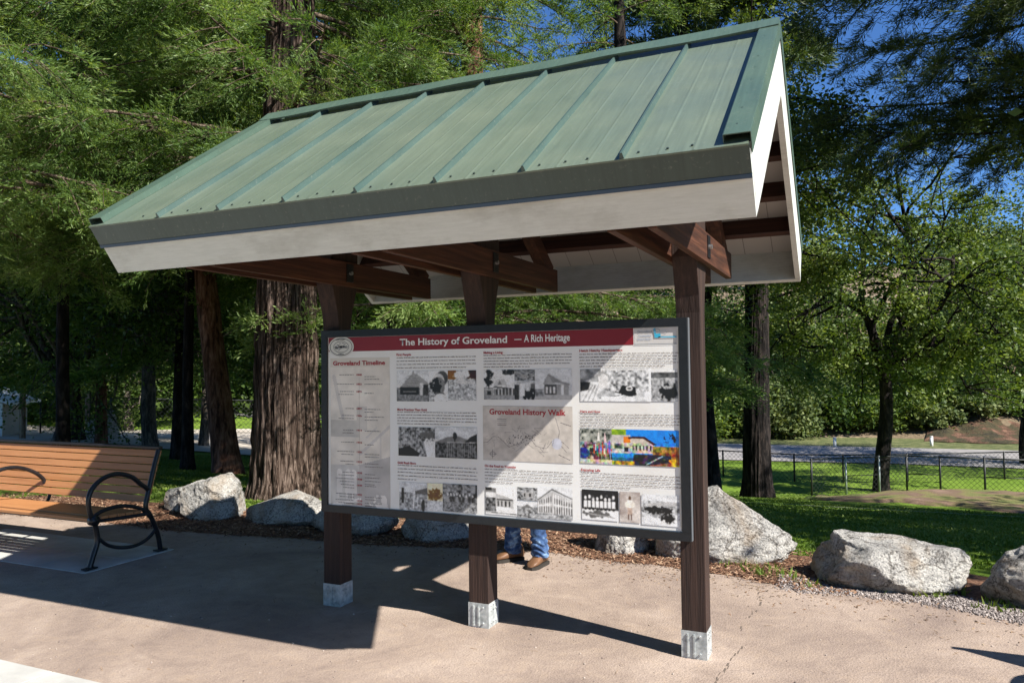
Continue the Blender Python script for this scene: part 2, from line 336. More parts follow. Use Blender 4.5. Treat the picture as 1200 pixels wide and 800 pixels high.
# ------------------------------------------------------------------ kiosk
K = empty('information_kiosk', (0, 0, 0))
tag(K, 'timber information kiosk with green metal gable roof and framed town history panel', 'kiosk')
X1, X2, X3 = -1.08, .0865, 1.4675
TH = .6146; ct, st = math.cos(TH), math.sin(TH); tn = math.tan(TH); XL, XR = -1.693, 2.0
YR, ZR = .07, 3.59
def front(s, d, X): # s metres down the front slope, d metres below the surface (perp.)
    return (X, YR-s*ct+d*st, ZR-s*st-d*ct)
def back(s, d, X): return (X, YR+s*ct-d*st, ZR-s*st-d*ct)
SL = (1.4417+.07)/ct
for i, X in enumerate((X1, X2, X3)):
    w_ = .07
    prof = [(0, -.05), (.14, -.05), (.14, 1.98), (.155, 2.08), (.19, 2.19), (.225, 2.3), (.225, 2.52), (.14, 2.7), (.14, 3.36), (.07, 3.42), (0, 3.36), (0, 2.7), (-.085, 2.52), (-.085, 2.3), (-.05, 2.19), (-.015, 2.08), (0, 1.98)]
    mb = MB(); mb.extx(prof, X-w_, X+w_); pst = mb.build('post', M['post'], K, bevel=.004)
    b = MB(); t = .0035
    for (x0, x1, y0, y1) in ((X-w_-t, X+w_+t, -t, 0-.0005), (X-w_-t, X+w_+t, .1405, .14+t), (X+w_+.0005, X+w_+t, 0, .14), (X-w_-t, X-w_-.0005, 0, .14)): b.box(x0, x1, y0, y1, -.02, .155)
    bk = b.build('post_bracket', M['galv'], pst)
    for fx in (-.035, .002): MB().box(X+fx-.005, X+fx+.005, -.010, -.0036, .01, .14).build('bracket_rib', M['galv'], pst)
    for j in range(3):
        for zz in (.03, .13): MB().cyl((X-.045+.035*j+.01, -.012, zz), (X-.045+.035*j+.01, -.003, zz), .006, 8).build('bracket_bolt', M['galv'], pst)
        for zz in (.03, .11, .14): MB().cyl((X+w_+.003, .03+.035*j, zz), (X+w_+.010, .03+.035*j, zz), .005, 8).build('bracket_bolt', M['galv'], pst)
    for sgn, y1 in ((1, .97 if i == 2 else 1.22), (-1, 1.22)):
        xa = X+sgn*.0715; xb = X+sgn*.112
        MB().box(min(xa, xb), max(xa, xb), -1.2, y1, 2.27, 2.445).build('tie_beam', M['beam'], K, bevel=.004)
    pl = MB(); pl.box(X+.1125, X+.118, .03, .11, 2.30, 2.43); po = pl.build('bolt_plate', M['plate'], K, bevel=.001)
    MB().cyl((X+.118, .07, 2.365), (X+.135, .07, 2.365), .014, 8).build('bolt', M['steel'], po)
    # rafters between the tie beams and struts
    for fn in (front, back):
        A0, A1, B1, B0 = fn(.10, .187, 0), fn(SL-.20, .187, 0), fn(SL-.20, .30, 0), fn(.18, .30, 0)
        MB().extx([q[1:] for q in (A0, A1, B1, B0)], X-.045, X+.045).build('rafter', M['rafter'], K, bevel=.004)
    for sg in (-1, 1):
        y0 = .07+sg*.09; y1 = .07+sg*.62; z1 = 3.59-tn*.62-.34
        MB().extx([(y0, 2.62), (y0, 2.72), (y1, z1+.06), (y1+sg*.05, z1-.02)], X-.04, X+.04).build('strut', M['rafter'], K, bevel=.003)
# purlins
for fn in (front, back):
    for yy in (.10, .37, .65, .93, 1.2):
        s = yy/ct; a, b_, c_, d_ = fn(s-.02, .045, 0), fn(s+.025, .045, 0), fn(s+.025, .185, 0), fn(s-.02, .185, 0)
        MB().extx([q[1:] for q in (a, b_, c_, d_)], XL+.037, XR-.037).build('purlin', M['purlin'], K)
    MB().extx([q[1:] for q in (fn(0, .012, 0), fn(SL-.04, .012, 0), fn(SL-.04, .042, 0), fn(.03, .042, 0))], XL+.037, XR-.037).build('roof_deck', M['deck'], K)
    # metal sheet with standing ribs
    r0 = MB(); r0.extx([q[1:] for q in (fn(.03, 0, 0), fn(SL+.012, 0, 0), fn(SL+.012, .008, 0), fn(.03, .008, 0))], XL+.004, XR-.004)
    rs = r0.build('roof_sheet', M['green'], K)
    rb = MB()
    for k in range(7):
        xc = -1.13+.4383*k; sa, sb = .05, SL+.008
        for (ya, yb, za, zb) in ((-.010, -.005, 0, .026), (-.005, .005, .026, .026), (.005, .010, .026, 0)):
            q = [fn(sa, -za, xc+ya), fn(sb, -za, xc+ya), fn(sb, -zb, xc+yb), fn(sa, -zb, xc+yb)]
            rb.add(q, [(0, 1, 2, 3)])
        e = [fn(sb, 0, xc-.010), fn(sb, -.026, xc-.005), fn(sb, -.026, xc+.005), fn(sb, 0, xc+.010)]; rb.add(e, [(0, 1, 2, 3)])
        for off in ():
            q = [fn(sa, 0, xc+off-.008), fn(sb, 0, xc+off-.008), fn(sb, -.002, xc+off), fn(sa, -.002, xc+off)]; rb.add(q, [(0, 1, 2, 3)])
            q = [fn(sa, -.002, xc+off), fn(sb, -.002, xc+off), fn(sb, 0, xc+off+.008), fn(sa, 0, xc+off+.008)]; rb.add(q, [(0, 1, 2, 3)])
    rb.build('roof_rib', M['rib'], rs); rb = MB()
    for k in range(8):
        for off in (.15, .29):
            xc = -1.13+.4383*(k-1)+off
            if xc > XR-.12 or xc < XL+.1: continue
            q = [fn(.05, 0, xc-.01), fn(SL+.008, 0, xc-.01), fn(SL+.008, -.0012, xc), fn(.05, -.0012, xc)]; rb.add(q, [(0, 1, 2, 3)])
            q = [fn(.05, -.0012, xc), fn(SL+.008, -.0012, xc), fn(SL+.008, 0, xc+.01), fn(.05, 0, xc+.01)]; rb.add(q, [(0, 1, 2, 3)])
    rb.build('roof_flute', M['green'], rs)
    SC = []
    for k in range(8):
        for off in (-.06, .16, .28):
            x = -1.13+.4383*k+off-.1
            if not XL+.1 < x < XR-.1: continue
            a = fn(SL-.04, 0, x); b2 = fn(SL-.04, -.006, x); SC.append((a, b2))
    for k in range(9):
        for xx in (XL+.055, XR-.055):
            a = fn(.12+k*.2, -.03, xx); b2 = fn(.12+k*.2, -.04, xx); SC.append((a, b2))
    for k in range(10):
        x = XL+.12+k*.385; a = fn(.05, -.04, x); b2 = fn(.05, -.047, x); SC.append((a, b2))
    V0 = None
    for a, b2 in SC:
        q_ = MB(); q_.cyl(tuple(u-v for u, v in zip(a, a)), tuple(u-v for u, v in zip(b2, a)), .0055, 8)
        if V0 is None: o_ = q_.build('roof_screw', M['screw'], rs); V0 = o_.data
        else: o_ = link('roof_screw', V0, None, rs)
        o_.location = a
    # drip edge + fascia
    MB().extx([q[1:] for q in (fn(SL, .004, 0), fn(SL+.004, .004, 0), fn(SL+.004, .128, 0), fn(SL-.004, .132, 0), fn(SL-.006, .128, 0), fn(SL, .12, 0))], XL, XR).build('drip_edge', M['drip'], K)
    MB().extx([q[1:] for q in (fn(SL-.003, .03, 0), fn(SL-.04, .03, 0), fn(SL-.04, .3176, 0), fn(SL-.010, .3176, 0), fn(SL-.010, .135, 0), fn(SL-.006, .134, 0))], XL+.001, XR-.001).build('fascia_board', M['fascia'], K)
    MB().extx([q[1:] for q in (fn(SL+.003, .124, 0), fn(SL+.007, .125, 0), fn(SL+.009, .142, 0), fn(SL+.004, .143, 0))], XL, XR).build('drip_hem', mat('blue_edge_film', (.02, .06, .11), .3), K)
    # rake boards and rake trim
    for (xa, xb, xo, sg) in ((XL, XL+.036, XL-.004, -1), (XR-.036, XR, XR+.004, 1)):
        apex_b = .3176
        MB().extx([fn(0, .012, 0)[1:], fn(SL-.042, .012, 0)[1:], fn(SL-.042, .3176, 0)[1:], (YR, ZR-.3176/ct)], xa+.0005, xb).build('rake_board', M['fascia'], K)
        x_in = xo-sg*.10
        t_ = MB(); t_.extx([q[1:] for q in (fn(.0, -.036, 0), fn(SL-.02, -.036, 0), fn(SL-.02, -.032, 0), fn(.0, -.032, 0))], min(x_in, xo), max(x_in, xo))
        t_.extx([q[1:] for q in (fn(.0, -.034, 0), fn(SL-.02, -.034, 0), fn(SL-.02, .05, 0), fn(.03, .05, 0))], min(xo, xo+sg*.003), max(xo, xo+sg*.003))
        t_.extx([q[1:] for q in (fn(.0, -.034, 0), fn(SL-.02, -.034, 0), fn(SL-.02, -.001, 0), fn(.0, -.001, 0))], min(x_in, x_in-sg*.003), max(x_in, x_in-sg*.003))
        t_.build('rake_trim', M['green_dark'], K)
# ridge cap, slightly wavy front lip
rc = MB(); n_ = 60
for sgn, fn in ((1, front), (-1, back)):
    for i in range(n_):
        xa = XL-.006+(XR-XL+.012)*i/n_; xb = XL-.006+(XR-XL+.012)*(i+1)/n_
        def lip(x): return .132+.004*math.sin(x*5.1)+.003*math.sin(x*11)
        def hh(x): return -.040-.004*math.sin(x*6.3+1)
        q = [fn(0, -.052, xa), fn(0, -.052, xb), fn(lip(xb), hh(xb), xb), fn(lip(xa), hh(xa), xa)]
        rc.add(q, [(0, 1, 2, 3)]); q2 = [fn(lip(xa), hh(xa), xa), fn(lip(xb), hh(xb), xb), fn(lip(xb)+.001, hh(xb)+.010, xb), fn(lip(xa)+.001, hh(xa)+.010, xa)]; rc.add(q2, [(0, 1, 2, 3)])
        q3 = [fn(0, -.046, xa), fn(0, -.046, xb), fn(lip(xb), hh(xb)+.006, xb), fn(lip(xa), hh(xa)+.006, xa)]; rc.add(q3, [(3, 2, 1, 0)])
rc.build('ridge_cap', M['green_dark'], K)

# --- sign panel
PL, PR, PB, PT = -1.119, 1.473, .674, 1.950
YF = -.052   # print plane
def PX(u0, v0, u1, v1): return (u0, v0, u1, v1)
board = MB().box(PL+.03, PR-.03, YF+.001, -.012, PB+.03, PT-.03).build('sign_board', noisy('printed_board', [(.3, (.60, .57, .53)), (.7, (.68, .66, .63))], nscale=2.2, rough=.4, bump=0, spec=.5), K)
fr = MB(); fw = .050
fr.box(PL, PR, -.064, -.004, PT-fw, PT); fr.box(PL, PR, -.064, -.004, PB, PB+fw)
fr.box(PL, PL+fw, -.064, -.004, PB+fw, PT-fw); fr.box(PR-fw, PR, -.064, -.004, PB+fw, PT-fw)
fo = fr.build('sign_frame', M['frame'], K, bevel=.002)
MB().box(PR+.0005, PR+.004, -.05, -.012, PB, PT).build('frame_edge_strip', mat('grey_edge_strip', (.12, .13, .14), .5), fo)
def flat(name, x0, z0, x1, z1, mtl, lay=1, parent=board):
    y = YF-.0009*lay; return MB().quad((x0, y, z0), (x1, y, z0), (x1, y, z1), (x0, y, z1)).build(name, mtl, parent)
RED = noisy('banner_red', [(.3, (.21, .012, .020)), (.7, (.26, .02, .028))], nscale=3, rough=.35, bump=0)
TRED = mat('print_red', (.36, .02, .03), .4); INK = mat('print_grey', (.20, .17, .16), .5); WHITE = mat('print_white', (.82, .80, .76), .4)
BEI = noisy('timeline_beige', [(.3, (.66, .60, .52)), (.6, (.70, .65, .57)), (.8, (.74, .69, .62))], nscale=3, rough=.4, bump=0)
flat('print_background', PL+fw+.008, PB+fw+.006, PR-fw+.001-.006, PT-fw-.002, noisy('print_paper', [(.35, (.76, .73, .68)), (.55, (.85, .84, .81)), (.75, (.87, .86, .84))], nscale=1.3, rough=.38, bump=0), 1)
flat('title_banner', PL+fw+.008, 1.799, 1.155, PT-fw-.002, RED, 2)
flat('timeline_panel', -1.046, .715, -.549, 1.754, BEI, 2)
flat('map_panel', .158, 1.085, .767, 1.432, noisy('map_tan', [(.3, (.47, .42, .37)), (.7, (.53, .48, .43))], nscale=2.6, rough=.4, bump=0), 2)
MBx = flat('logo_panel', 1.160, 1.801, 1.412, PT-fw-.002, noisy('logo_card', [(.3, (.60, .57, .54)), (.7, (.64, .62, .6))], rough=.4, bump=0), 2)
def text(s, x0, x1, zb, cap, mtl, name='heading', off=.012, lay=4, parent=board, shear=0., y=None, extrude=0.):
    cu = bpy.data.curves.new(name, 'FONT'); cu.body = s; cu.size = 1; cu.offset = off; cu.shear = shear; cu.resolution_u = 3
    o = bpy.data.objects.new(name, cu); col.objects.link(o); bpy.context.view_layer.update()
    me = bpy.data.meshes.new_from_object(o.evaluated_get(bpy.context.evaluated_depsgraph_get())); bpy.data.objects.remove(o); bpy.data.curves.remove(cu)
    n = len(me.vertices); co = np.empty(n*3); me.vertices.foreach_get('co', co); co = co.reshape(-1, 3)
    xmin, xmax = co[:, 0].min(), co[:, 0].max(); sx = (x1-x0)/(xmax-xmin); sz = cap/.70
    nc = np.c_[x0+(co[:, 0]-xmin)*sx, np.full(n, YF-.0009*lay if y is None else y), zb+co[:, 1]*sz]
    me.vertices.foreach_set('co', nc.astype(np.float32).ravel()); me.update(); me.name = name
    return link(name, me, mtl, parent)
text('The History of Groveland', -.467, .335, 1.832, .044, WHITE, 'title_text', .022)
text('\u2014', .385, .435, 1.838, .034, WHITE, 'title_text', .02)
text('A Rich Heritage', .455, .762, 1.839, .034, WHITE, 'title_text', .022) if False else text('A Rich Heritage', .452, .758, 1.834, .044, WHITE, 'title_text', .022)
text('Groveland Timeline', -1.022, -.585, 1.703, .030, TRED, 'timeline_heading', .028)
text('Groveland History Walk', .205, .724, 1.378, .034, TRED, 'map_heading', .028)
for s, x0, x1, z in (('First People', -.493, -.378, 1.762), ('Making a Living', .167, .303, 1.764), ('Hetch Hetchy Headquarters', .818, 1.088, 1.764), ('More Precious Than Gold', -.489, -.258, 1.392),
                     ('Gold Rush Born', -.489, -.345, 1.035), ('On the Road to Yosemite', .168, .386, 1.042), ('Here and Now', .818, .946, 1.397), ('Enjoying Life', .818, .940, 1.046)):
    text(s, x0, x1, z, .0145, TRED, 'section_heading', .03)
def body(name, x0, x1, z0, z1, rows, last=.9, h=.0045, mtl=None, words=True):
    b = MB(); rr = random.Random(int(x0*1000+z0*777))
    for r_ in range(rows):
        z = z1-(z1-z0)*(r_/(max(1, rows-1))); x = x0; xe = x1 if r_ < rows-1 else x0+(x1-x0)*last
        while x < xe-.004:
            wd = min(rr.uniform(.010, .032), xe-x); y = YF-.0036
            for k in range(int(wd/.0055)+1):   # letter-sized ticks inside each word
                xa = x+k*.0055; hh_ = h*(1.5 if rr.random() < .3 else 1.)
                b.quad((xa, y, z), (xa+.0043, y, z), (xa+.0043, y, z+hh_), (xa, y, z+hh_))
            x += wd+.0075
    return b.build(name, mtl or INK, board)
for x0, x1, z0, z1, rows, last in ((-.492, .108, 1.677, 1.745, 4, .88), (.167, .764, 1.676, 1.750, 5, .55), (.818, 1.418, 1.672, 1.746, 5, .87), (-.49, .112, 1.302, 1.380, 5, .68), (-.489, .112, .930, 1.022, 5, .25),
                                   (.168, .764, .945, 1.025, 5, .33), (.817, 1.418, 1.312, 1.385, 5, .35), (.818, 1.418, .953, 1.032, 5, .52)):
    body('body_text', x0, x1, z0, z1, rows, last)
# timeline entries
tb = MB(); rr = random.Random(3); yrs = [1848, 1852, 1875, 1897, '1900s', 1914, 1915, '1920s', 1923, 1935, 1938, 1949, 1952, 1970, 1976, 1984, 2016]
zz = [1.615, 1.558, 1.512, 1.396, 1.350, 1.245, 1.157, 1.09, 1.019, .985, .94, .895, .83, .765, .735]
zz = [1.630, 1.565, 1.513, 1.395, 1.346, 1.245, 1.161, 1.096, 1.028, .952, .908, .866, .802, .760, .697+.0]
zz = [z for z in zz if z > .72]+[.738]
for z, s in zip(zz, yrs):
    text(str(s), -.822, -.778, z, .0115, TRED, 'year_text', .03)
    for side in (0, 1):
        for k in range(rr.choice((1, 2, 2))):
            ln = rr.uniform(.07, .16); x = -.845-ln if side == 0 else -.755; zq = z+.004-.020*k-(.014 if side else 0)*rr.random(); y = YF-.0036
            x_ = x; tb = MB()
            while x_ < x+ln: wd = rr.uniform(.008, .024); tb.quad((x_, y, zq), (min(x_+wd, x+ln), y, zq), (min(x_+wd, x+ln), y, zq+.0042), (x_, y, zq+.0042)); x_ += wd+.004
            tb.build('timeline_note', INK, board)
flat('timeline_rule', -.801, .735, -.799, 1.62, mat('rule_tan', (.42, .36, .31), .5), 3)

# --- pictures: small painted grids carried as face colours on flat prints
pm = mat('photo_print', (.5,)*3, .33); an = N(pm, 'Attribute', attribute_name='Col'); L(pm, an.outputs['Color'], pm.node_tree.nodes['Principled BSDF'].inputs['Base Color'])
class Pic:
    def __init__(s, w, h, c=(.6, .6, .6)):
        s.w, s.h = w, h; s.a = np.ones((h, w, 3))*np.array(c); s.Y, s.X = np.mgrid[0:h, 0:w]; s.X = (s.X+.5)/w; s.Y = (s.Y+.5)/h; s.asp = w/h
    def put(s, mask, c, k=1.): s.a[mask] = s.a[mask]*(1-k)+np.array(c)*k; return s
    def rect(s, x0, y0, x1, y1, c, k=1): return s.put((s.X > x0)&(s.X < x1)&(s.Y > y0)&(s.Y < y1), c, k)
    def ell(s, x, y, rx, ry, c, k=1): return s.put(((s.X-x)/rx)**2+((s.Y-y)/ry)**2 < 1, c, k)
    def poly(s, P, c, k=1):
        ins = np.zeros(s.X.shape, bool); n = len(P)
        for i in range(n):
            (xa, ya), (xb, yb) = P[i], P[(i+1) % n]
            if ya == yb: continue
            cnd = ((ya > s.Y) != (yb > s.Y))&(s.X < (xb-xa)*(s.Y-ya)/(yb-ya)+xa); ins ^= cnd
        return s.put(ins, c, k)
    def line(s, x0, y0, x1, y1, wd, c, k=1):
        dx, dy = (x1-x0)*s.asp, y1-y0; l2 = dx*dx+dy*dy+1e-9; px, py = (s.X-x0)*s.asp, s.Y-y0
        t = np.clip((px*dx+py*dy)/l2, 0, 1); d = np.hypot(px-t*dx, py-t*dy); return s.put(d < wd, c, k)
    def tex(s, x0, y0, x1, y1, lo, hi, sc=30, seed=1, th=None, c=None, k=1.):
        mk = (s.X > x0)&(s.X < x1)&(s.Y > y0)&(s.Y < y1); n = vnoise(s.X*sc*s.asp, s.Y*sc, seed, 4); n = np.clip((n-.2)/.55, 0, 1)
        if th is not None: mk &= n > th; return s.put(mk, c, k)
        s.a[mk] = (np.array(lo)*np.ones(3)+(np.array(hi)*np.ones(3)-np.array(lo)*np.ones(3))*n[..., None])[mk]; return s
    def blob(s, x, y, rx, ry, c, seed=2, sc=26):
        n = vnoise(s.X*sc*s.asp, s.Y*sc, seed, 4)-.47; return s.put(((s.X-x)/rx)**2+((s.Y-y)/ry)**2+n*3.2 < .9, c)
    def grain(s, k=.1, seed=4, soft=2):
        for _ in range(soft):    # soft focus
            p = np.pad(s.a, ((1, 1), (1, 1), (0, 0)), 'edge'); s.a = (p[:-2, 1:-1]+p[2:, 1:-1]+p[1:-1, :-2]+p[1:-1, 2:]+2*p[1:-1, 1:-1])/6
        n = vnoise(s.X*11*s.asp, s.Y*11, seed+7, 5); s.a = s.a*(.78+.56*np.clip(n, 0, 1))[..., None]*1.08; k = k*.6
        s.a = np.clip((s.a-.30)*1.42+.30, .012, .86) if soft else s.a
        s._g(k, seed); return s
    def _g(s, k, seed): s.a = np.clip(s.a*(1+k*(np.random.default_rng(seed).random(s.X.shape)[..., None]*2-1)*1.6), .01, .9); return s
    def build(s, x0, z0, x1, z1, name='photo', lay=4, parent=board, label=None):
        w, h = s.w, s.h; xs = np.linspace(x0, x1, w+1); zs = np.linspace(z0, z1, h+1); Xg, Zg = np.meshgrid(xs, zs)
        V = np.stack([Xg, np.full(Xg.shape, YF-.0009*lay), Zg], -1).reshape(-1, 3); i = np.arange(w*h); a = i//w*(w+1)+i % w
        me = npmesh(name, V, np.stack([a, a+1, a+w+2, a+w+1], 1)); at_ = me.color_attributes.new('Col', 'FLOAT_COLOR', 'CORNER')
        c = np.ones((w*h, 4, 4), np.float32); c[:, :, :3] = s.a.reshape(-1, 1, 3); at_.data.foreach_set('color', c.ravel())
        o = link(name, me, pm, parent)
        if label: o['label'] = label
        return o
G = lambda v: (v, v*.98, v*.96)
# 1 house with steep roof
p_ = Pic(76, 60, G(.55)); p_.tex(0, .55, 1, 1, .48, .62, 4, 2); p_.tex(0, 0, 1, .45, .12, .32, 20, 3); p_.poly([(.1, .45), (.5, .93), (.62, .9), (1, .58), (.98, .5), (.75, .6), (.7, .45)], G(.3))
for k in range(5): p_.line(.15+.05*k, .5+.08*k, .72-.02*k, .52+.08*k, .006, G(.2))
p_.rect(.1, .22, .68, .46, G(.06)); p_.rect(.72, .2, .8, .6, G(.5)); p_.rect(.82, .2, .97, .55, G(.1)); p_.rect(.2, .3, .6, .33, G(.25)); p_.line(.5, .93, .52, 1, .02, G(.2)); p_.grain(.2).build(-.492, 1.455, -.238, 1.66)
# 2 old portrait
p_ = Pic(44, 60, G(.6)); p_.tex(0, 0, .35, .6, .2, .65, 18, 5); p_.ell(.7, .75, .32, .24, G(.12)); p_.ell(.48, .66, .33, .24, G(.5)); p_.ell(.55, .5, .3, .28, G(.22)); p_.blob(.35, .45, .3, .28, G(.07), 3, 12); p_.poly([(.2, 0), (.35, .3), (.8, .28), (.95, 0)], G(.14)); p_.ell(.6, .08, .35, .17, G(.6)); p_.ell(.62, .63, .04, .03, G(.05)); p_.grain(.2).build(-.238, 1.457, -.097, 1.66)
# 3 ceremonial basket and regalia
p_ = Pic(60, 60, G(.3)); p_.tex(0, 0, 1, 1, .08, .6, 16, 6); p_.rect(0, .7, .3, 1, (.22, .13, .05)); p_.rect(.7, .72, 1, 1, (.1, .06, .03)); p_.blob(.5, .85, .25, .15, G(.6), 3, 10); p_.blob(.55, .5, .4, .25, G(.52), 9, 14); p_.tex(0, 0, 1, .55, .12, .62, 22, 8); p_.grain(.25).build(-.096, 1.464, .112, 1.659)
# 4 forest creek
p_ = Pic(84, 60, G(.3)); p_.tex(0, 0, 1, 1, .03, .5, 14, 10)
for k in range(9): p_.line(.05+.1*k, .3, .08+.1*k, 1, .012, G(.35 if k % 2 else .05), .7)
p_.poly([(.78, 0), (.7, .5), (.8, .68), (1, .6), (1, 0)], G(.6)); p_.blob(.85, .75, .25, .2, G(.15), 5, 20); p_.poly([(0, 0), (0, .25), (.3, .35), (.6, .1), (.55, 0)], G(.05)); p_.grain(.2).build(-.481, 1.09, -.197, 1.283)
# 5 hill behind fence
p_ = Pic(92, 60, G(.5)); p_.tex(0, .6, 1, 1, .4, .6, 3, 12); p_.poly([(0, .5), (.3, .68), (.55, .72), (.8, .6), (1, .78), (1, 0), (0, 0)], G(.2)); p_.tex(0, 0, 1, .5, .03, .22, 18, 13); p_.poly([(.7, .5), (.85, .7), (1, .8), (1, .4)], G(.05)); p_.ell(.48, .72, .05, .12, G(.02)); p_.line(.48, .5, .48, .7, .012, G(.03))
for k in range(14): p_.line(.3+.05*k, .05, .3+.05*k, .5, .007, G(.4), .6)
p_.line(.3, .5, 1, .52, .01, G(.45)); p_.grain(.18).build(-.196, 1.088, .114, 1.290)
# 6 mine camp
p_ = Pic(66, 56, G(.45)); p_.tex(0, .65, 1, 1, .4, .66, 5, 14); p_.tex(0, 0, 1, .65, .08, .55, 15, 15); p_.line(.5, .1, .55, .8, .02, G(.65)); p_.line(.66, .1, .64, .7, .015, G(.55)); p_.rect(.08, .25, .16, .8, G(.06)); p_.ell(.85, .2, .06, .22, G(.03)); p_.poly([(.55, .7), (1, .85), (1, .6), (.6, .6)], G(.15)); p_.grain(.25).build(-.476, .728, -.258, .914)
p_ = Pic(36, 56, (.62, .56, .42)); p_.blob(.5, .58, .5, .22, (.18, .12, .05), 7, 16); p_.line(.1, .42, .9, .44, .012, (.25, .18, .1)); p_.tex(0, 0, 1, .35, .35, .7, 24, 8); p_.grain(.12).build(-.257, .739, -.142, .918)
p_ = Pic(76, 56, G(.2)); p_.tex(0, 0, 1, 1, .02, .38, 12, 16)
for k in range(9): xx = .15+.09*k; p_.ell(xx, .62+.04*math.sin(k*3), .02, .05, G(.6)); p_.rect(xx-.03, .35, xx+.03, .56, G(.1+.25*(k % 3 == 0)))
p_.tex(0, 0, 1, .3, .05, .4, 26, 17); p_.grain(.3).build(-.141, .74, .111, .921)
# ranch house, truck, store
p_ = Pic(66, 58, G(.6)); p_.blob(.17, .72, .15, .3, G(.07), 9, 12); p_.line(.17, .3, .17, .6, .02, G(.08)); p_.blob(.85, .93, .3, .1, G(.08), 4, 12); p_.poly([(.3, .45), (.42, .66), (.65, .7), (.78, .47)], G(.45)); p_.poly([(.45, .5), (.52, .65), (.6, .5)], G(.2)); p_.rect(0, .36, .3, .4, G(.1)); p_.poly([(.3, .4), (1, .33), (1, .38), (.35, .45)], G(.1)); p_.rect(.33, .14, 1, .36, G(.12))
for k in range(6): p_.rect(.36+.11*k, .14, .385+.11*k, .38, G(.6))
p_.rect(0, .16, .32, .35, G(.3)); p_.rect(.1, .14, .25, .3, G(.08)); p_.rect(0, 0, 1, .15, G(.28)); p_.tex(0, 0, 1, .12, .2, .4, 14, 3); p_.grain(.2).build(.167, 1.471, .383, 1.661)
p_ = Pic(44, 26, G(.3)); p_.tex(0, 0, 1, 1, .04, .4, 7, 21); p_.ell(.5, .35, .2, .2, G(.3)); p_.grain(.2).build(.384, 1.592, .524, 1.66)
p_ = Pic(44, 36, G(.4)); p_.tex(0, 0, 1, 1, .25, .6, 5, 22); p_.rect(0, 0, .22, .8, G(.1)); p_.rect(.8, .4, 1, .85, G(.15)); p_.blob(.75, .3, .35, .3, G(.05), 3, 8); p_.ell(.5, .15, .09, .13, G(.03)); p_.ell(.9, .15, .09, .13, G(.03)); p_.rect(.28, .2, .5, .85, G(.65)); p_.grain(.2).build(.383, 1.472, .523, 1.590)
p_ = Pic(74, 58, G(.52)); p_.tex(0, 0, 1, 1, .48, .58, 3, 23); p_.poly([(.22, .5), (.37, .85), (.72, .6), (.95, .52), (.95, .46), (.6, .55), (.25, .5)], G(.25)); p_.poly([(.24, .5), (.37, .8), (.5, .52)], G(.33)); p_.rect(.25, .15, .6, .5, G(.12)); p_.rect(.6, .15, .92, .5, G(.3))
for x in (.3, .4, .5): p_.rect(x, .2, x+.05, .42, G(.6))
p_.rect(.72, .15, .79, .48, G(.65)); p_.rect(0, 0, 1, .15, G(.38)); p_.tex(0, .1, .25, .35, .1, .4, 14, 5); p_.grain(.12).build(.523, 1.474, .766, 1.663)
# map
p_ = Pic(180, 104, (.50, .455, .40)); p_.tex(0, 0, 1, 1, (.46, .41, .36), (.54, .49, .44), 4, 31); rr = random.Random(5)
ink = (.13, .11, .11)
pts = [(0, .32)]; 
for k in range(16): pts.append((pts[-1][0]+.06, .33+.10*math.sin(k*1.1)+rr.uniform(-.04, .04)))
for a, b in zip(pts[:-1], pts[1:]): p_.line(*a, *b, .006, ink, .7)
for k in range(26):
    x, y = rr.uniform(.3, .75), rr.uniform(.2, .55); p_.line(x, y, x+rr.uniform(-.08, .08), y+rr.uniform(-.12, .12), .005, ink, .55)
for k in range(10):
    x, y = rr.uniform(.02, .3), rr.uniform(.2, .5); p_.line(x, y, x+rr.uniform(-.06, .08), y+rr.uniform(-.1, .1), .004, ink, .45)
for k in range(26): x, y = rr.uniform(.3, .6), rr.uniform(.3, .5); p_.ell(x, y, .006, .012, (.1, .09, .09))
p_.line(.82, .8, .86, .55, .006, ink, .7); p_.line(.86, .55, .84, .4, .006, ink, .7); p_.ell(.83, .34, .055, .10, (.50, .50, .56)); p_.line(.78, .3, .80, .42, .006, ink, .6); p_.line(.88, .3, .93, .2, .006, ink, .7); p_.line(.85, .15, .97, .06, .006, ink); p_.line(.87, .72, .98, .66, .006, ink)
for x, y, l in ((.4, .6, .08), (.6, .61, .08), (.64, .19, .09), (.02, .38, .1)): p_.line(x, y, x+l, y, .006, (.25, .22, .2), .8)
p_.ell(.11, .12, .035, .05, ink, .5); p_.ell(.11, .12, .02, .03, (.5, .45, .4)); p_.line(.07, .12, .15, .12, .006, ink); p_.line(.11, .04, .11, .2, .006, ink)
for k in range(4): p_.line(.17, .76-.035*k, .27, .76-.035*k, .006, ink, .6)
p_.grain(.03, soft=0).build(.158, 1.085, .767, 1.430, 'town_map', 3)
# street, two small, hotel
p_ = Pic(70, 56, G(.66)); p_.poly([(0, .1), (.9, .25), (1, 0), (0, 0)], G(.55)); p_.line(0, .08, 1, .05, .012, G(.05)); p_.rect(0, .1, .35, .95, G(.2)); p_.tex(0, .1, .35, .6, .02, .3, 12, 41); p_.rect(.02, .6, .33, .78, G(.55)); p_.rect(0, .85, .2, .97, G(.05)); p_.poly([(.33, .75), (.85, .6), (.9, .25), (.33, .3)], G(.4))
for k in range(4): p_.rect(.38+.12*k, .3, .43+.12*k, .5, G(.06)); p_.rect(.36, .52, .88, .57, G(.1))
p_.line(.88, .3, .88, .9, .012, G(.3)); p_.grain(.2).build(.171, .744, .392, .921)
p_ = Pic(44, 26, G(.4)); p_.tex(0, 0, 1, 1, .04, .5, 7, 42); p_.rect(.3, .2, .8, .6, G(.35)); p_.rect(.35, .25, .42, .55, G(.05)); p_.rect(.6, .25, .68, .55, G(.05)); p_.grain(.2).build(.393, .848, .531, .926)
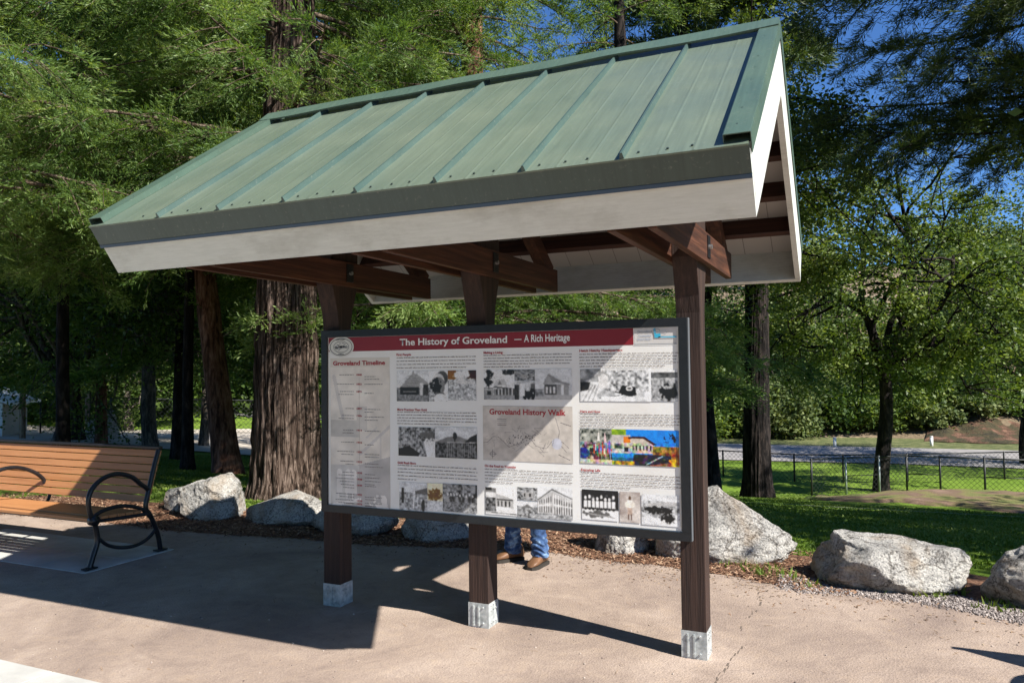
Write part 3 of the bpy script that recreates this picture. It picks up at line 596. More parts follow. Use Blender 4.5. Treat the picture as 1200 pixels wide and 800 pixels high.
p_ = Pic(44, 32, G(.5)); p_.tex(0, .7, 1, 1, .45, .65, 4, 43); p_.tex(0, 0, 1, .7, .04, .5, 9, 44); p_.poly([(.2, .6), (.5, .85), (.8, .6)], G(.2)); p_.grain(.25).build(.392, .740, .530, .840)
p_ = Pic(72, 62, G(.6)); p_.tex(0, .5, 1, 1, .5, .66, 3, 45)
p_.poly([(0, .55), (.42, .88), (1, .62), (1, .15), (.42, .1), (0, .2)], G(.42)); p_.poly([(0, .55), (.42, .9), (1, .64), (1, .68), (.42, .96), (0, .6)], G(.15))
for k in range(6): x = .03+.065*k; p_.line(x, .22, x, .5+.05*k, .01, G(.65)); p_.rect(x+.02, .2, x+.05, .38, G(.08)); p_.rect(x+.02, .44+.02*k, x+.05, .56+.03*k, G(.1))
for k in range(8): x = .46+.068*k; p_.line(x, .15, x, .8-.025*k, .01, G(.7)); p_.rect(x+.02, .15, x+.05, .38, G(.08)); p_.rect(x+.02, .48-.01*k, x+.05, .66-.02*k, G(.1))
p_.line(0, .38, .42, .46, .012, G(.65)); p_.line(.42, .46, 1, .38, .012, G(.65)); p_.tex(0, 0, 1, .16, .1, .5, 20, 46)
for k in range(5): p_.line(.78+.05*k, .7, .8+.05*k, .98, .005, G(.3), .6)
p_.grain(.15).build(.531, .743, .761, .936)
# train scene, valley
p_ = Pic(130, 60, G(.5)); p_.tex(0, .6, .3, 1, .1, .4, 8, 51); p_.tex(0, 0, 1, .6, .3, .7, 5, 52); p_.tex(.35, .3, 1, .95, .06, .7, 14, 53)
for k in range(7): p_.line(.0+.035*k, 0, .16+.02*k, .5, .01, G(.22 if k % 2 else .62))
p_.poly([(.0, .3), (.0, .6), (.15, .6), (.12, .35)], G(.08)); p_.poly([(.2, .75), (.33, .95), (.43, .78), (.4, .76), (.33, .86), (.22, .73)], G(.3)); p_.rect(.26, .4, .4, .78, G(.55)); p_.poly([(.55, .28), (.6, .5), (.78, .45), (.8, .2), (.7, .15)], G(.03)); p_.ell(.7, .4, .05, .07, G(.6)); p_.ell(.7, .4, .03, .04, G(.1)); p_.line(.28, .1, .6, .2, .012, G(.1)); p_.line(.5, .3, .83, .08, .02, G(.05)); p_.tex(.3, 0, 1, .15, .4, .75, 10, 54); p_.rect(.97, 0, 1, 1, G(.75)); p_.grain(.2).build(.821, 1.466, 1.257, 1.659)
p_ = Pic(52, 60, G(.4)); p_.rect(0, .9, 1, 1, G(.6)); p_.tex(0, .75, 1, .93, .08, .2, 6, 55); p_.tex(0, 0, 1, .75, .12, .55, 16, 56); p_.blob(.65, .3, .35, .25, G(.07), 5, 9); p_.grain(.2).build(1.257, 1.469, 1.412, 1.649)
# colour street scene
p_ = Pic(190, 64, (.1, .25, .55)); p_.put((p_.Y > .3)&(p_.X > .4), (.07, .24, .62)); p_.tex(.3, .5, .48, 1, (.12, .22, .02), (.38, .5, .08), 9, 61); p_.tex(0, 0, .33, 1, (.02, .03, .03), (.45, .45, .4), 11, 62)
p_.ell(.03, .3, .07, .15, (.04, .1, .28)); p_.rect(.1, .35, .2, .45, (.03, .05, .07)); 
for k in range(16):
    x = .14+.018*k; cc_ = [(.6, .1, .1), (.7, .65, .6), (.1, .35, .3), (.4, .1, .15), (.2, .2, .5)][k % 5]; p_.rect(x, .28+.1*math.sin(k*2), x+.013, .55+.12*math.sin(k*3), cc_); p_.rect(x, .08, x+.01, .28, (.12, .05, .03))
p_.poly([(.18, .65), (.195, .95), (.21, .65)], (.7, .65, .6)); p_.poly([(.25, .6), (.26, .9), (.28, .6)], (.7, .5, .5)); p_.rect(.33, .3, .52, .85, (.45, .42, .4)); p_.rect(.45, .62, .52, .8, (.6, .2, .03)); p_.rect(.46, .38, .5, .5, (.03, .04, .08)); p_.rect(.36, .45, .44, .6, (.15, .14, .14))
p_.poly([(.52, .75), (.68, .78), (.75, .6), (.78, .35), (.52, .35)], (.5, .44, .38)); p_.poly([(.5, .8), (.66, .82), (.78, .6), (.75, .57), (.65, .75), (.5, .74)], (.10, .06, .05))
for k in range(6): p_.rect(.54+.035*k, .42, .555+.035*k, .56, (.06, .05, .05))
p_.tex(.74, .25, 1, .55, (.12, .10, .02), (.45, .28, .12), 12, 63); p_.poly([(.5, .0), (.56, .32), (.92, .3), (1, .08), (1, 0)], (.09, .09, .10)); p_.line(.68, .03, .84, .28, .012, (.5, .5, .5)); p_.poly([(.7, 0), (.95, .12), (1, 0)], (.3, .16, .1)); p_.rect(.33, .1, .55, .33, (.06, .30, .52)); p_.rect(.33, .1, .55, .2, (.03, .18, .28)); p_.tex(.33, 0, .56, .11, (.1, .12, .02), (.65, .5, .05), 14, 64); p_.rect(0, 0, .33, .12, (.5, .42, .35))
p_.tex(.92, .0, 1, .55, (.2, .06, .02), (.5, .3, .15), 10, 66); p_.tex(.85, .65, 1, .95, 0, 0, 14, 67, th=.62, c=(.03, .07, .06)); p_.tex(.9, 0, 1, .2, 0, 0, 12, 68, th=.5, c=(.6, .4, .03)); _n = vnoise(p_.X*70, p_.Y*26, 91, 4)[..., None]; _c = np.stack([vnoise(p_.X*34, p_.Y*12, 92+q, 4) for q in range(3)], -1); low = (p_.Y < .62)[..., None]*1.
p_.a = p_.a*(1-.5*low+1.0*low*_n)*(1+low*(_c-.47)*1.5); p_.a = np.clip(p_.a*.9+.01, .01, .9)
p_.grain(.15, soft=1).build(.815, 1.093, 1.414, 1.301, 'colour_photo', label='blue-sky colour street photograph on the panel')
# last row
p_ = Pic(70, 60, G(.5)); p_.tex(0, .35, 1, 1, .01, .12, 10, 71)
for k in range(8): xx = .1+.11*k; p_.ell(xx, .72+.05*math.sin(k*2), .03, .06, G(.6)); p_.rect(xx-.04, .4, xx+.04, .64, G(.65)); p_.rect(xx-.03, .3, xx+.03, .42, G(.06))
p_.rect(0, .0, 1, .32, G(.62)); p_.blob(.4, .2, .35, .12, G(.15), 4, 14); p_.line(.2, .2, .9, .1, .02, G(.3)); p_.grain(.2).build(.821, .758, 1.048, .936)
p_ = Pic(44, 62, (.48, .42, .38)); p_.tex(0, 0, 1, 1, (.3, .26, .24), (.58, .54, .5), 3, 72); p_.ell(.5, .80, .07, .07, (.16, .12, .1)); p_.rect(.36, .48, .64, .72, (.66, .63, .58)); p_.ell(.36, .58, .1, .1, (.6, .56, .5)); p_.ell(.64, .58, .1, .1, (.6, .56, .5)); p_.rect(.38, .25, .62, .48, (.42, .33, .28)); p_.rect(.4, .08, .46, .27, (.10, .06, .05)); p_.rect(.54, .08, .60, .27, (.10, .06, .05)); p_.grain(.1).build(1.056, .757, 1.180, .936)
p_ = Pic(70, 60, G(.62)); p_.tex(0, .75, 1, 1, .45, .68, 5, 73); p_.tex(0, .2, 1, .8, .1, .7, 12, 74); p_.poly([(.1, .7), (.9, .8), (.9, .65), (.2, .6)], G(.4)); p_.blob(.45, .5, .4, .12, G(.05), 3, 16); p_.blob(.7, .25, .2, .16, G(.07), 7, 16); p_.tex(0, 0, .5, .25, .5, .72, 6, 75); p_.grain(.25).build(1.188, .752, 1.410, .928)
# ghost collage in the timeline column
p_ = Pic(96, 200, (.66, .60, .52)); p_.tex(0, 0, 1, 1, (.63, .57, .5), (.71, .65, .58), 3, 81); g1, g2 = (.52, .48, .45), (.74, .69, .65)
p_.line(.06, .93, .22, .62, .014, g1, .8); p_.line(.22, .62, .55, .58, .010, g1, .7); p_.tex(0, .5, .5, .62, (.45, .42, .39), (.58, .54, .48), 12, 82, None); p_.tex(.45, .55, .62, .72, (.5, .46, .42), (.57, .53, .48), 12, 83)
p_.line(.5, .38, 1, .58, .010, g1, .9); p_.line(.62, .5, .78, .57, .006, g1, .7); p_.line(.85, .35, .85, .5, .006, g1, .6); p_.poly([(.0, 0), (0, .28), (.45, .3), (1, .37), (1, 0)], (.44, .41, .39)); p_.tex(0, .02, .5, .3, (.42, .39, .37), (.6, .57, .53), 10, 84)
for x in (.15, .3, .4): p_.ell(x, .24, .05, .03, g2, .8); p_.rect(x-.05, .1, x+.05, .22, g2, .7); p_.rect(x-.04, .06, x-.01, .1, g2, .7)
p_.line(.05, .01, .5, .06, .012, g2); p_.tex(.5, .0, 1, .1, 0, 0, 12, 85, .5, g2, .8); p_.poly([(.2, 0), (.5, .04), (.8, 0)], (.42, .39, .38)); p_.grain(.02, soft=0).build(-1.044, .717, -.551, 1.69, 'timeline_collage', 2.5)
# seal and logo
s_ = MB(); cx_, cz_ = -.951, 1.832
def ring(b, cx, cz, rx, rz, wd, lay, n=40, fill=False):
    y = YF-.0009*lay
    for i in range(n):
        a, c2 = 2*math.pi*i/n, 2*math.pi*(i+1)/n
        o1 = (cx+rx*math.cos(a), y, cz+rz*math.sin(a)); o2 = (cx+rx*math.cos(c2), y, cz+rz*math.sin(c2)); k = 0 if fill else 1
        i2 = (cx+k*(rx-wd)*math.cos(c2), y, cz+k*(rz-wd)*math.sin(c2)); i1 = (cx+k*(rx-wd)*math.cos(a), y, cz+k*(rz-wd)*math.sin(a))
        b.add([i1, o1, o2, i2], [(0, 1, 2, 3)])
CREAM = mat('seal_cream', (.66, .64, .58), .4); BLK = mat('seal_ink', (.03, .03, .03), .4)
b = MB(); ring(b, cx_, cz_, .108, .072, 0, 5, fill=True); seal = b.build('round_seal', CREAM, board)
b = MB(); ring(b, cx_, cz_, .096, .062, .004, 6); ring(b, cx_, cz_, .066, .040, .003, 6)
rr = random.Random(9)
for k in range(26):   # tiny scenery strokes
    a = rr.uniform(0, 6.28); r_ = rr.uniform(0, .9); x = cx_+.06*r_*math.cos(a); z = cz_+.034*r_*math.sin(a); y = YF-.0054
    b.quad((x-.008, y, z-.0015), (x+.008, y, z-.0015), (x+.009, y, z+.002), (x-.007, y, z+.002))
b.build('seal_lines', BLK, board)
text('GROVELAND', cx_-.055, cx_+.055, cz_-.010, .016, BLK, 'seal_text', .02, 7); text('1852', cx_-.022, cx_+.022, cz_-.055, .010, BLK, 'seal_text', .02, 7); text('HISTORY', cx_-.04, cx_+.04, cz_+.046, .010, BLK, 'seal_text', .02, 7)
GT = mat('logo_grey', (.25, .27, .3), .4); CY = mat('logo_cyan', (.05, .42, .62), .35); LB = mat('logo_blue_grey', (.28, .36, .5), .4)
text('Groveland', 1.180, 1.268, 1.868, .014, GT, 'logo_text', .01); text('Community', 1.186, 1.262, 1.846, .011, LB, 'logo_text', .01); text('Services District', 1.180, 1.262, 1.826, .011, LB, 'logo_text', .01)
b = MB(); y = YF-.0045; b.box(1.305, 1.412, y-.0001, y, 1.838, 1.8445)
for i in range(8): a0, a1 = i/8*1.6, (i+1)/8*1.6; b.quad((1.305-.03*math.sin(a0)+.0, y, 1.838+.05*(1-math.cos(a0))), (1.305-.03*math.sin(a1), y, 1.838+.05*(1-math.cos(a1))), (1.305-.017*math.sin(a1), y, 1.8445+.05*(1-math.cos(a1))), (1.305-.017*math.sin(a0), y, 1.8445+.05*(1-math.cos(a0))))
b.box(1.282, 1.318, y-.0001, y, 1.838, 1.862); b.build('logo_wave', CY, board)
b = MB(); ring(b, 1.297, 1.878, .02, .012, .003, 6, 16); ring(b, 1.335, 1.868, .022, .010, .002, 6, 16); b.build('logo_sketch', GT, board)
flat('logo_rule', 1.160, 1.799, 1.412, 1.803, GT, 4)

# ------------------------------------------------------------------ benches
SLATM = timber('orange_brown_recycled_slat', (.35, .15, .055), (.42, .19, .075), (.49, .235, .10), 'x', .5, .25)
def make_bench():
    B = empty('park_bench')
    fx = [0, -1.45, -2.9]
    def bar(P, rr, m=None, flatten=1.): b = MB(); b.tube(P, rr, 10); return b
    def curve(P, n=24):
        P = np.array(P, float); t = np.arange(len(P)); tt = np.linspace(0, len(P)-1, n); o = []
        for u in tt:
            i = min(int(u), len(P)-2); f = u-i; p0 = P[max(i-1, 0)]; p1 = P[i]; p2 = P[i+1]; p3 = P[min(i+2, len(P)-1)]
            o.append(.5*((2*p1)+(-p0+p2)*f+(2*p0-5*p1+4*p2-p3)*f*f+(-p0+3*p1-3*p2+p3)*f**3))
        return np.array(o)
    def yz(P, x): return [(x, a, b) for a, b in P]
    for i, x in enumerate(fx):
        if i in (0, 2):
            b = MB()
            b.tube(curve(yz([(.0, .01), (.03, .10), (.07, .22), (.06, .33), (.03, .42)], x)), np.linspace(.024, .021, 24), 10)      # front leg
            b.tube(curve(yz([(.72, .01), (.70, .12), (.66, .24), (.60, .36), (.555, .44), (.60, .62), (.65, .80), (.70, .955)], x), 40), .022, 10)   # rear leg and back post
            b.tube(curve(yz([(.03, .40), (-.005, .50), (-.015, .60), (.03, .69), (.13, .755), (.26, .772), (.40, .73), (.50, .65), (.585, .59)], x), 40), .021, 10)  # arm loop
            b.tube(curve(yz([(.02, .43), (.12, .475), (.28, .487), (.42, .46), (.53, .41), (.60, .34)], x)), .018, 10)
            b.tube(curve(yz([(.08, .25), (.18, .165), (.33, .115), (.48, .11), (.60, .155), (.68, .23)], x)), .016, 8)     # lower arc
            b.tube(curve(yz([(.05, .40), (.25, .385), (.45, .375), (.60, .37)], x)), .018, 8)
            b.cyl((x-.03, .035, .405), (x+.03, .035, .405), .042, 14)
            b.cyl((x-.012, .585, .595), (x+.012, .585, .595), .03, 10)
            b.build('end_frame', M['iron'], B, smooth=True)
            f = MB(); f.box(x-.035, x+.035, -.055, .055, 0.006, .018); f.box(x-.035, x+.035, .665, .775, .006, .018); f.build('foot_plate', M['iron'], B, bevel=.003)
        else:
            b = MB(); b.tube(curve(yz([(.06, .44), (.0, .52), (-.01, .62), (.04, .70), (.14, .752), (.26, .765), (.38, .74), (.50, .68), (.575, .61), (.585, .57)], x), 36), .019, 10)
            b.build('middle_arm', M['iron'], B, smooth=True)
            b = MB(); b.tube(curve(yz([(.04, .385), (.3, .37), (.60, .37), (.66, .62), (.725, .94)], x), 30), .015, 8); b.build('slat_bracket', M['iron'], B, smooth=True)
    seat = MB()
    for k in range(6):
        y = .005+.083*k; z = .425-.004*k+(-.012 if k == 0 else 0); seat.extx([(y, z-.012), (y+.074, z-.014), (y+.074, z+.012), (y, z+.014)], -2.93, .02)
    seat.build('seat', SLATM, B, bevel=.004)
    bk = MB()
    for k in range(7):
        z0 = .475+.067*k; ya = .545+.30*(z0-.45); yb = ya+.30*.060; bk.extx([(ya, z0), (ya+.024, z0-.006), (yb+.024, z0+.054), (yb, z0+.060)], -2.93, .02)
    bk.build('backrest', SLATM, B, bevel=.004)
    b = MB(); b.box(-2.94, .03, .672, .715, .948, .972); b.box(-2.94, .03, .03, .05, .385, .402); b.build('rail', M['iron'], B, bevel=.004)
    return B
B1 = make_bench(); B1.location = (-3.60, 0.0, .006)
tag(B1, 'orange brown slatted bench with black iron ends on the concrete pad left of the kiosk', 'bench')

# ------------------------------------------------------------------ boulders
m = mat('granite_boulder', (.45, .43, .4), .88, 0, .25); p = m.node_tree.nodes['Principled BSDF']; c = coords(m)
n1 = N(m, 'TexNoise', Scale=3.2, Detail=9, Roughness=.7); n2 = N(m, 'TexNoise', Scale=55, Detail=4, Roughness=.8); n3 = N(m, 'TexNoise', Scale=1.3, Detail=6, Roughness=.6, Distortion=.8); n4 = N(m, 'TexNoise', Scale=14, Detail=9, Roughness=.75)
for q in (n1, n2, n3, n4): L(m, c, q.inputs['Vector'])
a = ramp(m, n1.outputs[0], [(.3, (.17, .165, .16)), (.44, (.40, .385, .36)), (.6, (.60, .575, .53)), (.76, (.36, .355, .36))])
a = mixc(m, 1., a, ramp(m, n2.outputs[0], [(.36, (.28, .28, .29)), (.5, (1, 1, 1)), (.66, (1.3, 1.28, 1.25))]), 'MULTIPLY')
a = mixc(m, ramp(m, n3.outputs[0], [(.47, (0, 0, 0)), (.62, (.8,)*3)]), a, mixc(m, n4.outputs[0], (.22, .15, .09), (.50, .37, .24)))
vw = N(m, 'Mix', data_type='RGBA', blend_type='ADD'); vw.inputs[0].default_value = .35; L(m, c, vw.inputs[6]); L(m, n1.outputs['Color'], vw.inputs[7])
vc = N(m, 'TexVoronoi', feature='DISTANCE_TO_EDGE', Scale=2.6); L(m, vw.outputs[2], vc.inputs['Vector'])
ck = ramp(m, vc.outputs[0], [(.0, (.25, .23, .21)), (.022, (1, 1, 1))]); a = mixc(m, 1., a, ck, 'MULTIPLY')
L(m, a, p.inputs['Base Color']); mm = N(m, 'Math', operation='MULTIPLY_ADD'); L(m, n4.outputs[0], mm.inputs[0]); mm.inputs[1].default_value = 2.; L(m, n2.outputs[0], mm.inputs[2])
bp = N(m, 'Bump', Strength=.9, Distance=.03); L(m, mm.outputs[0], bp.inputs['Height']); L(m, bp.outputs[0], p.inputs['Normal']); M['rock'] = m
def ico(sub):
    bm = bmesh.new(); bmesh.ops.create_icosphere(bm, subdivisions=sub, radius=1); V = np.array([v.co[:] for v in bm.verts]); F = np.array([[v.index for v in f.verts] for f in bm.faces]); bm.free(); return V, F
IV5, IF5 = ico(6); IV2, IF2 = ico(2)
from mathutils import noise as mn
def boulder(cx, cy, rx, ry, h, seed, label, rz=0., skew=0., ncut=16, z0=None, rough=1., sink=.34, peak=None, top=None):
    r = np.random.default_rng(seed); V = IV5.copy()
    for k in range(ncut):
        n = r.normal(size=3); n[2] = abs(n[2])*.8; n /= np.linalg.norm(n); d = r.uniform(.60, .86)
        e = V@n-d; V -= np.clip(e, 0, None)[:, None]*n*.97
    if top is not None: V[:, 2] = np.minimum(V[:, 2], top+.10*V[:, 1]-.10*V[:, 0])
    mx = np.abs(V).max(0); V /= mx
    V[:, 2] = V[:, 2]*2/(V[:, 2].max()-V[:, 2].min()); V[:, 2] -= V[:, 2].min()+1
    o = seed*7.3
    D = np.array([mn.fractal(Vector((v[0]*1.7+o, v[1]*1.7, v[2]*1.7)), 1, 2.1, 6, noise_basis='PERLIN_ORIGINAL') for v in V])
    D2 = np.array([mn.noise(Vector((v[0]*6+o, v[1]*6, v[2]*6))) for v in V])
    D3 = np.array([mn.ridged_multi_fractal(Vector((v[0]*2.6+o, v[1]*2.6, v[2]*2.6)), 1, 2.1, 4, 1, 2, noise_basis='PERLIN_ORIGINAL') for v in V])
    V *= (1+.085*rough*D-.05*rough*np.abs(D2)-.035*rough*(D3-1))[:, None]
    if peak is not None:   # lift one side
        V[:, 2] *= 1+peak*V[:, 0]
    V[:, 0] += skew*V[:, 2]
    hz = h*(1+sink); V = V*np.array([rx, ry, hz/2*1.02]); c_, s_ = math.cos(rz), math.sin(rz)
    V = np.c_[V[:, 0]*c_-V[:, 1]*s_, V[:, 0]*s_+V[:, 1]*c_, V[:, 2]+hz/2-h*sink]
    me = npmesh('boulder', V, IF5); o = link('boulder', me, M['rock'], smooth=True); o.location = (cx, cy, float(H(cx, cy)) if z0 is None else z0)
    return tag(o, label, 'boulder', 'granite boulders edging the plaza')
boulder(-4.50, 2.28, .40, .36, .46, 3, 'tall rounded grey boulder dappled with sun just right of the bench end', skew=-.05)
boulder(-3.52, 2.38, .56, .36, .30, 5, 'long low boulder in front of the thick cedar trunk', skew=.1)
boulder(-2.50, 2.22, .50, .36, .36, 8, 'shaded boulder behind the left kiosk post', )
boulder(-1.52, 2.30, .37, .34, .40, 12, 'blocky shaded boulder seen under the panel between the left and middle posts')
boulder(.33, 2.44, .25, .3, .46, 115, 'small pale boulder under the panel to the right of the person', skew=-.1)
boulder(.84, 2.50, .26, .3, .46, 118, 'small white boulder under the panel beside the right kiosk post')
boulder(1.26, 2.58, .60, .42, .585, 21, 'tallest peaked grey boulder just right of the kiosk', peak=-.28, skew=-.08)
boulder(2.49, 2.08, .60, .36, .345, 126, 'long flat topped tan boulder at the lawn edge right of the kiosk', rz=-.05, peak=-.12, top=.42, ncut=9)
boulder(3.58, 2.02, .47, .38, .44, 33, 'boulder at the far right edge of the picture beside the gravel')
boulder(-5.15, 2.45, .26, .25, .28, 37, 'small boulder half hidden behind the right end of the bench')
gp = ground_at(123, 27.5); boulder(gp[0], gp[1], 0.75, .6, .95, 41, 'dark bluish boulder on the lawn far behind the bench', z0=gp[2])

# ------------------------------------------------------------------ litter, gravel, grass (uncountable)
def chips(name, P, size, mtl, up=.6, asp=.35, kind='stuff', thick=False):
    n = len(P); r = RG; ang = r.uniform(0, 2*math.pi, n); s = size*r.uniform(.5, 1.5, n)
    u = np.c_[np.cos(ang), np.sin(ang), r.normal(0, 1-up, n)*.6]; v = np.c_[-np.sin(ang), np.cos(ang), r.normal(0, 1-up, n)*.6]
    a = P-u*s[:, None]/2-v*(s*asp)[:, None]/2; b = a+u*s[:, None]; c_ = b+v*(s*asp)[:, None]*r.uniform(.5, 1, n)[:, None]; d = a+v*(s*asp)[:, None]
    V = np.stack([a, b, c_, d], 1).reshape(-1, 3); V[:, 2] = np.maximum(V[:, 2], P.repeat(4, 0)[:, 2]-size*.2)+.004
    return tag(link(name, npmesh(name, V, np.arange(4*n).reshape(-1, 4)), mtl), kind=kind)
def isl_mat(name, stops, rough=.9):
    m = mat(name, (.5,)*3, rough, 0, .2); g = N(m, 'NewGeometry'); L(m, ramp(m, g.outputs['Random Per Island'], stops), m.node_tree.nodes['Principled BSDF'].inputs['Base Color']); return m
EX = np.array([e[0] for e in E2]); EY = np.array([e[1] for e in E2])
def edgey(x): return np.interp(x, EX, EY)
n = 26000; x = RG.uniform(-8.5, 2.3, n); y = edgey(x)+RG.beta(1.1, 1.6, n)*1.3-.10*RG.random(n)**2
chips('bark_litter', np.c_[x, y, H(x, y)+.004], .035, isl_mat('bark_chip', [(0, (.05, .026, .018)), (.35, (.14, .07, .042)), (.7, (.27, .145, .085)), (1, (.42, .29, .19))]), asp=.28)
n = 1500; x = RG.normal(0, 1, n)*2.6; y = edgey(x)-np.abs(RG.normal(0, .28, n))
chips('scattered_leaf_litter', np.c_[x, y, np.zeros(n)], .018, isl_mat('leaf_bits', [(0, (.08, .05, .03)), (.6, (.25, .15, .09)), (1, (.42, .33, .22))]), asp=.4)
# gravel
def stones(name, P, size, mtl):
    V0, F0 = ico(1); n = len(P); s = size*RG.uniform(.5, 1.4, (n, 1, 1)); J = 1+RG.normal(0, .22, (n, len(V0), 1))
    V = (V0[None]*J*s*RG.uniform(.6, 1.2, (n, 1, 3))+P[:, None]).reshape(-1, 3); F = (F0[None]+(np.arange(n)*len(V0))[:, None, None]).reshape(-1, 3)
    return tag(link(name, npmesh(name, V, F), mtl), kind='stuff')
n = 9000; x = RG.uniform(1.75, 4.6, n); y = edgey(x)+RG.uniform(-.06, .30, n); y = y+RG.normal(0, .035, n)
stones('gravel', np.c_[x, y, np.zeros(n)+.002], .0078, isl_mat('gravel_stone', [(0, (.10, .085, .08)), (.5, (.24, .205, .19)), (1, (.42, .37, .34))]))
n = 420; x = RG.uniform(-3.4, 3.6, n); y = RG.uniform(-2.2, 1.5, n)
stones('loose_pebbles', np.c_[x, y, np.zeros(n)+.002], .005, isl_mat('pebble', [(0, (.12, .09, .08)), (1, (.5, .42, .36))]))
# lawn grass blades where they are near enough to show
def blades(name, x, y, h, mtl):
    n = len(x); z = H(x, y)-.02; a = RG.uniform(0, 6.28, n); hh = h*RG.uniform(.5, 1.3, n); wd = .006+.0009*np.hypot(x-2.35, y+4.4); lx, ly = RG.normal(0, .4, n)*hh, RG.normal(0, .4, n)*hh
    V = np.stack([np.c_[x-np.cos(a)*wd, y-np.sin(a)*wd, z], np.c_[x+np.cos(a)*wd, y+np.sin(a)*wd, z], np.c_[x+lx, y+ly, z+hh]], 1).reshape(-1, 3)
    return tag(link(name, npmesh(name, V, np.arange(3*n).reshape(-1, 3)), mtl), kind='stuff')
GM = foliage_mat('grass_blade', (.06, .12, .012), (.12, .20, .025), (.25, .30, .07), .3, .6, .4)
nn = 150000; dy = RG.random(nn)**1.5*19; y = 2.9+dy; x = RG.uniform(-16, 9.5, nn); k = (y > edgey(x)+1.0)&~((y > 14.)&(x > 1.4)); blades('grass', x[k], y[k], .026, GM)
nn = 1400; x = RG.uniform(1.2, 4.6, nn); y = edgey(x)+RG.uniform(.05, .5, nn); k = vnoise(x*5, y*5, 3) > .52; blades('edge_weeds', x[k], y[k], .07, GM)

# ------------------------------------------------------------------ person behind the panel (boots and jeans show below it)
def skin(name, J, E, rr, mtl, parent=None, sub=2, root=0):
    me = bpy.data.meshes.new(name); me.from_pydata([tuple(j) for j in J], E, []); me.update()
    o = bpy.data.objects.new(name, me); col.objects.link(o)
    o.modifiers.new('sk', 'SKIN')
    if not me.skin_vertices: raise RuntimeError('skin')
    for i, r_ in enumerate(rr): me.skin_vertices[0].data[i].radius = (r_, r_) if not isinstance(r_, tuple) else r_; me.skin_vertices[0].data[i].use_root = (i == root)
    s = o.modifiers.new('ss', 'SUBSURF'); s.levels = sub; s.render_levels = sub; bpy.context.view_layer.update()
    m2 = bpy.data.meshes.new_from_object(o.evaluated_get(bpy.context.evaluated_depsgraph_get())); bpy.data.objects.remove(o)
    m2.name = name; return link(name, m2, mtl, parent, smooth=True)
PE = skin('person', [(0, 0, .95), (0, .01, 1.12), (0, .015, 1.30), (0, .0, 1.43), (0, -.01, 1.50), (0, -.03, 1.58), (0, -.035, 1.68), (0, -.03, 1.75),
                     (-.17, .01, 1.40), (-.21, .03, 1.13), (-.20, -.06, .90), (.17, .01, 1.40), (.21, .03, 1.13), (.20, -.06, .90),
                     (-.10, 0, .88), (-.13, -.02, .50), (-.145, .03, .10), (.10, 0, .88), (.13, -.02, .50), (.145, .03, .10), (-.20, -.09, .84), (.20, -.09, .84)],
          [(0, 1), (1, 2), (2, 3), (3, 4), (4, 5), (5, 6), (6, 7), (3, 8), (8, 9), (9, 10), (3, 11), (11, 12), (12, 13), (0, 14), (14, 15), (15, 16), (0, 17), (17, 18), (18, 19), (10, 20), (13, 21)],
          [.14, .13, .145, .09, .055, .07, .088, .06, .06, .042, .027, .06, .042, .027, .095, .065, .04, .095, .065, .04, .03, .03], M['skin'])
PE.location = (-.27, 1.60, 0); PE.rotation_euler = (0, 0, R(-14))
tag(PE, 'person standing behind the history panel in blue jeans and brown leather boots', 'person')
def child(o): o.parent = PE; return o
# shirt
child(skin('shirt', [(0, 0, .93), (0, .01, 1.12), (0, .015, 1.30), (0, .0, 1.44), (-.175, .01, 1.40), (-.21, .03, 1.18), (.175, .01, 1.40), (.21, .03, 1.18)], [(0, 1), (1, 2), (2, 3), (3, 4), (4, 5), (3, 6), (6, 7)], [.165, .152, .165, .085, .085, .062, .085, .062], M['shirt']))
# hair, face
hv = IV2.copy(); hv = ico(4)[0]; hf = ico(4)[1]; keep = (hv[:, 2] > -.05)|(hv[:, 1] > .35); hv2 = hv*np.array([.088, .10, .10])*(1+.04*np.sin(hv[:, :1]*30)); hf2 = hf[keep[hf].all(1)]
child(link('hair', npmesh('hair', hv2+np.array([0, -.015, 1.715]), hf2), M['hair'], smooth=True))
for sx_ in (-1, 1):
    b = MB(); V0, F0 = ico(2); b.add(V0*.012+np.array([sx_*.03, -.112, 1.70]), [tuple(f) for f in F0]); child(b.build('eye', mat('eye', (.05, .04, .03), .2), smooth=True))
    b = MB(); b.add(V0*np.array([.012, .02, .03])+np.array([sx_*.088, -.03, 1.69]), [tuple(f) for f in F0]); child(b.build('ear', M['skin'], smooth=True))
b = MB(); b.add([(-.012, -.115, 1.655), (.012, -.115, 1.655), (0, -.14, 1.662), (0, -.118, 1.705)], [(0, 1, 2), (0, 2, 3), (1, 3, 2), (0, 3, 1)]); child(b.build('nose', M['skin']))
b = MB(); b.box(-.022, .022, -.121, -.112, 1.628, 1.636); child(b.build('mouth', mat('lips', (.4, .15, .12), .5), bevel=.002))
for sx_ in (-1, 1):    # hands: palm with fingers and thumb
    x = sx_*.2; J = [(x, -.09, .85), (x, -.10, .79), (x, -.105, .77)]; E_ = [(0, 1), (1, 2)]; rr_ = [.026, .032, .028]
    for f in range(4):
        y0 = -.135+.022*f; i = len(J); l = (.06, .075, .08, .066)[f]; J += [(x, y0, .765), (x-sx_*.008, y0-.004, .765-l*.55), (x-sx_*.028, y0-.004, .765-l)]; E_ += [(2, i), (i, i+1), (i+1, i+2)]; rr_ += [.010, .009, .008]
    i = len(J); J += [(x-sx_*.02, -.135, .81), (x-sx_*.03, -.155, .775)]; E_ += [(1, i), (i, i+1)]; rr_ += [.012, .009]
    child(skin('hand', J, E_, rr_, M['skin'], sub=1))
